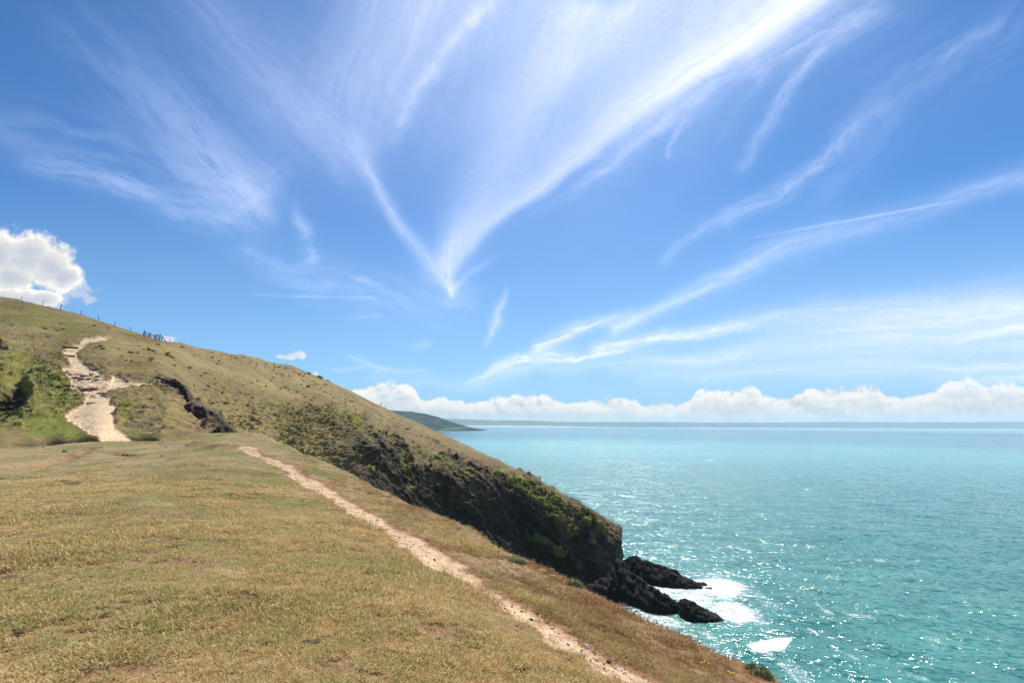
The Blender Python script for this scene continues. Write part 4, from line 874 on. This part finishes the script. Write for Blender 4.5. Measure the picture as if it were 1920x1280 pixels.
def gravel():
    n = 2600; k = rng.uniform(0, 1, n); arcs = np.array(PATHW); sl_ = np.r_[0, np.cumsum(np.hypot(*np.diff(arcs, axis=0).T))]
    t = (k**1.6)*sl_[-1]; cx, cy = np.interp(t, sl_, arcs[:, 0]), np.interp(t, sl_, arcs[:, 1]); x = cx + rng.normal(0, .25, n); y = cy + rng.normal(0, .22, n)
    z = near_z(x, y)[0]; s = rng.lognormal(0, .55, n)*.0065*(1+t/20)
    base = np.array([(1, 0, 0), (-.9, .2, 0), (0, 1, .1), (.1, -1, 0), (0, .1, .7), (0, 0, -.7)]); f = np.array([(0, 2, 4), (2, 1, 4), (1, 3, 4), (3, 0, 4), (2, 0, 5), (1, 2, 5), (3, 1, 5), (0, 3, 5)])
    a = rng.uniform(0, 6.28, n); ca, sa = np.cos(a), np.sin(a); B = base[None]*s[:, None, None]*rng.uniform(.6, 1.4, (n, 6, 1))
    Vx = B[..., 0]*ca[:, None]-B[..., 1]*sa[:, None]; Vy = B[..., 0]*sa[:, None]+B[..., 1]*ca[:, None]
    V = np.stack([Vx+x[:, None], Vy+y[:, None], B[..., 2]+z[:, None]+s[:, None]*.15], -1).reshape(-1, 3); Fc = (f[None]+6*np.arange(n)[:, None, None]).reshape(-1, 3)
    m, nt, b = new_mat('path_gravel', .9); r_ = nt.nodes.new('ShaderNodeNewGeometry'); nt.links.new(ramp(nt, X(nt, r_.outputs['Random Per Island']), [(0, (.16, .10, .07)), (.3, (.40, .26, .16)), (.7, (.62, .46, .32)), (1, (.78, .68, .54))]), b.inputs['Base Color'])
    o = obj_from('gravel', V, Fc.tolist(), m); tag(o, kind='stuff')
gravel()
# ================================================================== PLANTS ON THE EDGE
def mat_leaf(name, a, b_):
    m = bpy.data.materials.new(name); m.use_nodes = True; nt = m.node_tree; b = nt.nodes['Principled BSDF']; b.inputs['Roughness'].default_value = .8
    sh = attr(nt, 'shade'); nt.links.new(mix(nt, sh, a, b_), b.inputs['Base Color']); return m
M_CUSH = mat_leaf('thrift_leaves', (.13, .15, .045), (.42, .38, .16))
def cushion(u, v, rx, hz, label, dry=0):
    p = near_px(u, v); r = np.random.default_rng(int(u)); V = []; Fc = []; S = []
    for i in range(900):
        th = r.uniform(0, 2*math.pi); ph = math.acos(r.uniform(0, 1)); d = np.array([math.sin(ph)*math.cos(th), math.sin(ph)*math.sin(th), math.cos(ph)])
        b0 = d*np.array([rx, rx*.75, hz])*r.uniform(.75, 1.0); L = .022+.02*r.uniform(); t = np.cross(d, [.3, .2, 1]); t = t/np.linalg.norm(t)*.005*r.uniform(.7, 1.5)
        tip = b0 + (d + r.normal(0, .45, 3))*L; k = len(V); s = r.uniform(); V += [b0-t, b0+t, tip]; S += [s*.6, s*.6, s]; Fc.append((k, k+1, k+2))
    bm = bmesh.new(); bmesh.ops.create_icosphere(bm, subdivisions=3, radius=1); k = len(V)
    for vv in bm.verts: V.append(np.array(vv.co)*np.array([rx, rx*.75, hz])*.86); S.append(.1)
    Fc += [tuple(k+w.index for w in f.verts) for f in bm.faces]; bm.free()
    me = bpy.data.meshes.new('thrift_cushion'); me.from_pydata([tuple(map(float, q)) for q in V], [], Fc); at = me.attributes.new('shade', 'FLOAT', 'POINT'); at.data.foreach_set('value', np.array(S, np.float32)); me.materials.append(M_CUSH)
    o = bpy.data.objects.new('thrift_cushion', me); COL.objects.link(o); o.location = p - Vector((0, 0, hz*.15)); tag(o, label, 'plant', 'green plant cushions along the cliff edge'); return o
for u, v, rx, hz, lb in ((922, 1019, .17, .12, 'small rounded green cushion plant on the cliff edge, farthest up the edge'), (967, 1053, .30, .16, 'green cushion plant set back from the lip, casting a dark shadow'), (999, 1050, .20, .16, 'rounded green cushion on the lip just past the set-back one'), (1033, 1068, .36, .24, 'largest green cushion plant bulging from the cliff edge, topped with pink flowers'),
                         (1075, 1098, .24, .18, 'green cushion plant on the edge below the largest one'), (1108, 1110, .10, .10, 'little dark green cushion near the lip above the sea rocks'), (1410, 1259, .15, .12, 'low bushy cushion on the reddish edge near the photo\'s bottom right'), (1428, 1268, .20, .14, 'dark bushy cushion at the end of the reddish edge, lowest in the photo'),
                         (1400, 1252, .08, .07, 'tiny dark tuft on the reddish soil at the edge'), (1010, 1262, .0, .0, '')):
    if lb: cushion(u, v, rx, hz, lb)
def stalks():
    V = []; Fc = []; S = []
    def stalk(x, y, h, head, sh):
        z = near_z(np.array([x]), np.array([y]))[0][0]; k = len(V); lx, ly = rng.normal(0, .25*h, 2)
        V.extend([(x-.0015, y, z), (x+.0015, y, z), (x+lx, y+ly, z+h)]); S.extend([.2]*3); Fc.append((k, k+1, k+2)); c = np.array([x+lx, y+ly, z+h]); k = len(V)
        for d in ((1, 0, 0), (0, 1, 0), (-1, 0, 0), (0, -1, 0), (0, 0, .8), (0, 0, -.6)): V.append(tuple(c+np.array(d)*head)); S.append(sh)
        Fc.extend([(k, k+1, k+4), (k+1, k+2, k+4), (k+2, k+3, k+4), (k+3, k, k+4), (k+1, k, k+5), (k+2, k+1, k+5), (k+3, k+2, k+5), (k, k+3, k+5)])
    L = [unproj(*q) for q in LIPPX if 8 < q[2] < 18]
    for i in range(330):
        k = rng.integers(0, len(L)-1); t = rng.uniform(); p = L[k]*(1-t)+L[k+1]*t
        stalk(p[0]+rng.normal(-.15, .3), p[1]+rng.normal(-.15, .3), rng.uniform(.05, .16), rng.uniform(.006, .012), rng.uniform(.7, 1))
    for i in range(60):
        p = near_px(1033, 1062); stalk(p.x+rng.normal(0, .22), p.y+rng.normal(.05, .2), rng.uniform(.18, .36), .011, 1)
    me = bpy.data.meshes.new('thrift_flowers'); me.from_pydata([tuple(map(float, q)) for q in V], [], Fc); at = me.attributes.new('shade', 'FLOAT', 'POINT'); at.data.foreach_set('value', np.array(S, np.float32))
    me.materials.append(mat_leaf('faded_pink_heads', (.16, .12, .06), (.62, .38, .34))); o = bpy.data.objects.new('thrift_flowers', me); COL.objects.link(o); tag(o, kind='stuff')
stalks()
M_YEL = mat_plain('yellow_petals', (.80, .62, .03), (.9, .75, .08)); M_STEM = mat_plain('flower_stem', (.08, .12, .03), (.14, .18, .05))
def flower_proto():
    r = empty('yellow_flower', (0, 0, 0)); V = [(-.002, 0, 0), (.002, 0, 0), (.002, .002, 0), (-.002, .0, .07), (.002, 0, .07), (.002, .002, .07)]
    st = obj_from('stem', V, [(0, 1, 4, 3), (1, 2, 5, 4), (2, 0, 3, 5)], M_STEM, parent=r)
    V = []; Fc = []
    for k in range(6):
        a = k*math.pi/3; c, s = math.cos(a), math.sin(a); b = len(V)
        V += [(0, 0, .07), (.012*c-.006*s, .012*s+.006*c, .078), (.024*c, .024*s, .076), (.012*c+.006*s, .012*s-.006*c, .078)]; Fc.append((b, b+1, b+2, b+3))
    obj_from('petals', V, Fc, M_YEL, parent=r); return r
fp = flower_proto()
for i, (u, v) in enumerate([(1321, 1250), (1324, 1247), (1329, 1253), (1316, 1252), (1366, 1268), (1371, 1272), (1376, 1271), (1382, 1277)]):
    o = fp if i == 0 else fp.copy()
    if i:
        COL.objects.link(o)
        for c in fp.children: d = c.copy(); COL.objects.link(d); d.parent = o
    o.location = near_px(u, v); tag(o, 'tiny yellow flower in the turf near the red cliff edge', 'flower', 'yellow flowers near the cliff edge')
# ================================================================== FENCES, GATE, STEPS
def box(bm, c, sx, sy, sz, M=None, bev=0.0):
    r = bmesh.ops.create_cube(bm, size=1); vs = r['verts']
    for w in vs: w.co = Vector((w.co.x*sx, w.co.y*sy, w.co.z*sz))
    if bev: bmesh.ops.bevel(bm, geom=list({e for w in vs for e in w.link_edges}), offset=bev, segments=1, affect='EDGES'); vs = [w for w in bm.verts if w.is_valid and w.tag is False and w in set(bm.verts)][-24:]
    for w in vs: w.co = (M @ w.co if M else w.co) + Vector(c)
def bar(bm, a, b, w, t=None):
    a, b = Vector(a), Vector(b); d = b-a; q = d.to_track_quat('Z', 'Y').to_matrix(); r = bmesh.ops.create_cube(bm, size=1)
    for v in r['verts']: v.co = q @ Vector((v.co.x*w, v.co.y*(t or w), v.co.z*d.length)) + (a+b)/2
def post(bm, a, h, w, lean=(0, 0)):
    a = Vector(a); n = 8; rings = []
    for z, k in ((-.6, 1), (0, 1), (h*.5, .97), (h-.03, .93), (h, .7)):
        rings.append([bm.verts.new(a + Vector((lean[0]*z + w/2*k*math.cos(i*math.tau/n), lean[1]*z + w/2*k*math.sin(i*math.tau/n), z))) for i in range(n)])
    for r0, r1 in zip(rings, rings[1:]):
        for i in range(n): bm.faces.new((r0[i], r0[(i+1) % n], r1[(i+1) % n], r1[i]))
    bm.faces.new(rings[-1])
def fin(bm, name, mat, parent=None):
    me = bpy.data.meshes.new(name); bm.to_mesh(me); bm.free(); me.materials.append(mat); o = bpy.data.objects.new(name, me); COL.objects.link(o)
    if parent: o.parent = parent
    return o
def fence(posts, label, widths=None, nw=3, group=None):
    """posts: (u, v foot, v top, Y)"""
    B = [Vector(unproj(u, vb, Y)) for u, vb, vt, Y in posts]; H = [unproj(u, vt, Y)[2]-unproj(u, vb, Y)[2] for u, vb, vt, Y in posts]
    root = empty('wire_fence', B[0]); tag(root, label, 'fence')
    for i, (b, h) in enumerate(zip(B, H)):
        bm = bmesh.new(); post(bm, b-B[0], h, (widths or {}).get(i, .12), (random.uniform(-.03, .08), random.uniform(-.03, .03))); fin(bm, 'fence_post', M_WOOD, root)
    bm = bmesh.new()
    for i in range(len(B)-1):
        for k in range(nw):
            f = .35+.6*k/(nw-1); bar(bm, B[i]-B[0]+Vector((0, 0, H[i]*f)), B[i+1]-B[0]+Vector((0, 0, H[i+1]*f)), .008)
    w = fin(bm, 'wire', M_WIRE, root); return root
def sily(u): return float(np.interp(u, [p[0] for p in SIL], [p[2] for p in SIL]))
fence([(-60, 543, 536, 140), (15, 559, 557, 134), (39.4, 564.5, 556.3, 132), (79, 573, 563, 129), (113, 580.5, 570.2, 126), (151, 592, 582, 122), (184, 602, 592.5, 119), (214.7, 611, 602.3, 116), (244, 620.5, 612.3, 113.5), (268.8, 629.5, 620, 111)], 'long line of thin fence posts along the skyline at the upper left', {4: .20, 9: .2}, 3)
fence([(302.5, 638.5, 629.3, 110), (318.3, 641, 634.6, 112.5), (338, 646, 640, 118), (359.5, 655, 648, 122), (380, 661, 654, 127), (400, 666, 659, 131), (416, 670, 663, 134), (433.5, 676, 667.5, 137), (450, 680, 673, 140), (464, 683, 676, 143), (481, 686, 678, 146), (497, 687, 680, 150), (513.5, 692, 681, 152)], 'sagging post fence running down the hillside from the gate', {0: .16, 12: .2}, 3)
fence([(526, 685, 681.3, 202), (529.6, 685.2, 681.6, 204), (532.3, 685.2, 681.6, 206), (534.6, 685.0, 681.4, 208)], 'short row of four tiny posts on the skyline beside a distant person', None, 2)
def gate():
    P = [Vector(unproj(u, v, Y)) for u, v, Y in ((268.8, 629.5, 111), (279.3, 634.3, 110), (296, 638.5, 110), (298.6, 638.7, 110))]
    root = empty('field_gate', P[1]); tag(root, 'dark wooden field gate with crossed braces on the skyline', 'gate'); O = P[1]
    for a, h, w in ((P[1], 1.45, .2), (P[3], 1.55, .22)):
        bm = bmesh.new(); post(bm, a-O, h, w, (.03, 0)); fin(bm, 'gate_post', M_WOOD, root)
    a, b = P[1]-O+Vector((.12, 0, .15)), P[2]-O+Vector((-.05, 0, .15))
    bm = bmesh.new(); up = Vector((0, 0, 1))
    for k in range(5): bar(bm, a+up*(.05+.22*k), b+up*(.10+.22*k), .05, .09)
    bar(bm, a-up*.0, a+up*1.0, .07, .09); bar(bm, b, b+up*1.35, .09, .1); fin(bm, 'gate_rails', M_WOOD, root)
    bm = bmesh.new(); bar(bm, a+up*.95, b+up*.1, .07, .07); bar(bm, a+up*.1, (a+b)/2+up*.75, .06, .06); bar(bm, (a+b)/2+up*.85, b+up*1.3, .07, .08); bar(bm, (a*.35+b*.65)+up*.2, (a*.35+b*.65)+up*.85, .34, .06); fin(bm, 'brace', M_WOOD, root)
    return root
gate()
def rails():
    P = [Vector(unproj(u, v, Y)) for u, v, Y in ((268.8, 629.5, 111), (279.3, 634.3, 110))]
    root = empty('rail_fence', P[0]); tag(root, 'short panel of sloping wooden rails left of the gate', 'fence'); up = Vector((0, 0, 1)); bm = bmesh.new()
    for k in range(4): bar(bm, up*(.25+.25*k), P[1]-P[0]+up*(.25+.25*k), .05, .1)
    fin(bm, 'rails', M_WOOD, root); bm = bmesh.new(); post(bm, Vector((0, .15, 0)), 1.4, .17); fin(bm, 'rail_post', M_WOOD, root)
    A = Vector(unproj(302.5, 638.5, 109.9)); B = Vector(unproj(313, 643, 109)); s = obj_from('strut', [], []); bpy.data.objects.remove(s)
    bm = bmesh.new(); bar(bm, Vector((0, 0, 1.0)), B-A, .12); o = fin(bm, 'fence_strut', M_WOOD); o.location = A; tag(o, 'slanting timber strut propping the post right of the gate', 'strut')
rails()
def hill_at(u, v): return Vector(unproj(u, v, float(np.exp(tps_h(np.array([float(u)]), np.array([float(v)]))[0]))))
for (u0, v0, u1, v1), lb in zip([(125, 653.2, 150, 654.2), (119, 668.2, 143, 669.8)], ['upper timber step laid across the pale stony path', 'lower timber step laid across the pale stony path']):
    A, B = hill_at(u0, v0), hill_at(u1, v1); A.y = B.y = (A.y+B.y)/2 - .6
    bm = bmesh.new(); bar(bm, Vector((0, 0, 0)), B-A, .2, .24); bmesh.ops.bevel(bm, geom=bm.edges[:], offset=.03, segments=1, affect='EDGES'); o = fin(bm, 'timber_step', M_WOOD); o.location = A + Vector((0, 0, .12)); tag(o, lb, 'step', 'timber steps on the wide path')
for k, (u, v, r_) in enumerate([(168, 757, .35), (176, 756, .30), (158, 730, .45), (176, 729, .5), (188, 739, .45), (196, 742, .35), (150, 727, .35), (126, 699, .35), (134, 702, .3), (146, 703, .4), (160, 705, .45), (174, 702, .4), (186, 706, .35), (142, 708, .35), (155, 711, .4), (168, 710, .3), (182, 712, .35), (233, 709, .45), (238, 712, .4), (173, 690, .5), (180, 693, .5), (166, 688, .3), (150, 783, .35), (146, 781, .3), (166, 781, .3), (159, 741, .3), (203, 738, .4), (176, 763, .25)]):
    o = bpy.data.objects.new('path_rock', (MR1, MR2)[k % 2]); COL.objects.link(o); q = hill_at(u, v); o.location = q + Vector((0, 0, r_*.05)); o.scale = (r_*1.25, r_, r_*.7); o.rotation_euler = (random.uniform(-.3, .3), random.uniform(-.3, .3), random.uniform(0, 6.28))
    tag(o, 'weathered rock embedded in the bare stretch of the wide stony path', 'rock', 'rocks embedded in the wide path')
for k, (u, v, Y, r_, lb) in enumerate([(578, 698.5, 222, .8, 'small dark rock on the skyline just right of the pale distant person'), (598, 706.3, 231, 1.3, 'rounded dark boulder, middle one of three along the hill skyline'), (612, 713.5, 238, 1.1, 'dark boulder on the skyline, farthest down of three in a row')]):
    o = bpy.data.objects.new('skyline_rock', MR1); COL.objects.link(o); o.location = Vector(unproj(u, v, Y)) - Vector((0, 0, .3)); o.scale = (r_*1.4, r_, r_*1.1); tag(o, lb, 'rock')
# ================================================================== FAR WALKERS
def person(u, v, Y, h, shirt, legs, label, heading=0.0, sit=False):
    base = Vector(unproj(u, v, Y)); s = h/1.75
    J = dict(pel=(0, 0, .95), sp=(0, 0, 1.2), ch=(0, 0, 1.42), nk=(0, 0, 1.52), hd=(0, .01, 1.66), kl=(-.12, .12, .5), kr=(.11, -.06, .5), fl=(-.12, .10, .06), fr=(.11, -.22, .08), tl=(-.12, .26, .03), tr=(.11, -.08, .03),
             sl=(-.2, 0, 1.44), sr=(.2, 0, 1.44), el=(-.27, -.08, 1.16), er=(.27, .10, 1.16), hl=(-.27, .06, .92), hr=(.26, .26, .96))
    rad = dict(pel=.15, sp=.13, ch=.15, nk=.06, hd=.11, kl=.065, kr=.065, fl=.045, fr=.045, tl=.04, tr=.04, sl=.07, sr=.07, el=.045, er=.045, hl=.04, hr=.04)
    E = [('pel', 'sp'), ('sp', 'ch'), ('ch', 'nk'), ('nk', 'hd'), ('pel', 'kl'), ('pel', 'kr'), ('kl', 'fl'), ('kr', 'fr'), ('fl', 'tl'), ('fr', 'tr'), ('ch', 'sl'), ('ch', 'sr'), ('sl', 'el'), ('sr', 'er'), ('el', 'hl'), ('er', 'hr')]
    N = list(J); me = bpy.data.meshes.new('person'); me.from_pydata([tuple(c*s for c in J[k]) for k in N], [(N.index(a), N.index(b)) for a, b in E], [])
    m, nt, b = new_mat('walker_clothes', .9); z = sep(nt, nt.nodes.new('ShaderNodeTexCoord').outputs['Object'])[2]
    c = mix(nt, z.ss(.9*s, .95*s), legs, shirt); c = mix(nt, z.ss(1.52*s, 1.54*s), c, (.35, .2, .14)); c = mix(nt, z.ss(1.68*s, 1.7*s), c, (.03, .02, .015)); nt.links.new(c, b.inputs['Base Color'])
    me.materials.append(m); o = bpy.data.objects.new('person', me); COL.objects.link(o); o.location = base; o.rotation_euler = (0, 0, heading)
    sk = o.modifiers.new('skin', 'SKIN')
    for k, d in zip(N, me.skin_vertices[0].data): d.radius = (rad[k]*s, rad[k]*s); d.use_root = k == 'pel'
    o.modifiers.new('sub', 'SUBSURF').levels = 1; o.modifiers[-1].render_levels = 1
    tag(o, label, 'person'); return o
person(714.5, 760.5, 272, 1.85, (.015, .015, .02), (.02, .02, .025), 'distant walker in dark clothes standing on the descending skyline', .6)
person(723, 765.2, 274, 1.5, (.015, .015, .02), (.02, .02, .025), 'smaller dark distant figure just below the other walker on the skyline', .2)
person(537, 684.8, 210, 1.2, (.75, .72, .68), (.6, .58, .55), 'tiny distant person in a pale top beside the short row of posts', 1.0)
# ================================================================== HOUSES OF THE FAR COAST
M_WHITE = mat_plain('white_render', (.75, .74, .70), (.82, .81, .78), .5); M_ROOF = mat_plain('slate_roof', (.12, .12, .14), (.2, .2, .22), .5)
def house():
    r = empty('white_house', (0, 0, 0)); w, d, h, t = 11, 8, 6, 3.5
    obj_from('wall', [(-w, -d, -6), (w, -d, -6), (w, d, -6), (-w, d, -6), (-w, -d, h), (w, -d, h), (w, d, h), (-w, d, h), (-w, 0, h+t), (w, 0, h+t)], [(0, 1, 5, 4), (1, 2, 6, 9, 5), (2, 3, 7, 6), (3, 0, 4, 8, 7)], M_WHITE, parent=r)
    obj_from('roof', [(-w-.6, -d-.8, h-.3), (w+.6, -d-.8, h-.3), (w+.6, 0, h+t+.3), (-w-.6, 0, h+t+.3), (w+.6, d+.8, h-.3), (-w-.6, d+.8, h-.3)], [(0, 1, 2, 3), (3, 2, 4, 5)], M_ROOF, parent=r); return r
hp = house()
for i, (u, v, k, lb, g) in enumerate([(1257, 793.4, 2.3, 'bright white building standing alone high on the far shore', None), (1262, 795, 1.2, 'smaller pale house right beside the bright white building', None), (944, 796, 1.0, 'white house on the slope behind the left end of the beach', None)] +
                     [(978+k*3.1+random.uniform(-1, 1), 795.6+random.uniform(-.4, .3), random.uniform(.7, 1.3), 'small white house in the village above the long beach', 'white houses behind the beach') for k in range(9)] +
                     [(1100+k*9+random.uniform(-3, 3), 796.0+random.uniform(-.5, .5), random.uniform(.8, 1.3), 'small pale house of the town strung along the far shore', 'pale houses along the far shore') for k in range(22)]):
    o = hp if i == 0 else hp.copy()
    if i:
        COL.objects.link(o)
        for c in hp.children: d = c.copy(); COL.objects.link(d); d.parent = o
    Y = 13900.0
    for _ in range(4):
        z_ = unproj(u, v, Y)[2]; zt_ = unproj(u, 790.5, 15200.0)[2]; Y = 13600+1600*min(1, max(0.02, z_/zt_/.97))**.8
    p = unproj(u, v, Y-60); o.location = (p[0], p[1], p[2]); o.scale = (k, k, k); o.rotation_euler = (0, 0, random.uniform(-.5, .5)); tag(o, lb, 'house', g)
# ================================================================== HAZE, the sea air of the bay
def haze():
    bm = bmesh.new(); bmesh.ops.create_cube(bm, size=1)
    for v in bm.verts: v.co = Vector((v.co.x*44000, 9000+v.co.y*24000, 158+v.co.z*330))
    m = bpy.data.materials.new('sea_air'); m.use_nodes = True; nt = m.node_tree; nt.nodes.clear(); o = nt.nodes.new('ShaderNodeOutputMaterial'); p = nt.nodes.new('ShaderNodeVolumePrincipled')
    p.inputs['Color'].default_value = (.70, .87, 1.0, 1); p.inputs['Density'].default_value = 6.0e-5; p.inputs['Anisotropy'].default_value = .2
    nt.links.new(p.outputs[0], o.inputs['Volume']); h = fin(bm, 'haze', m); tag(h, kind='stuff')
haze()
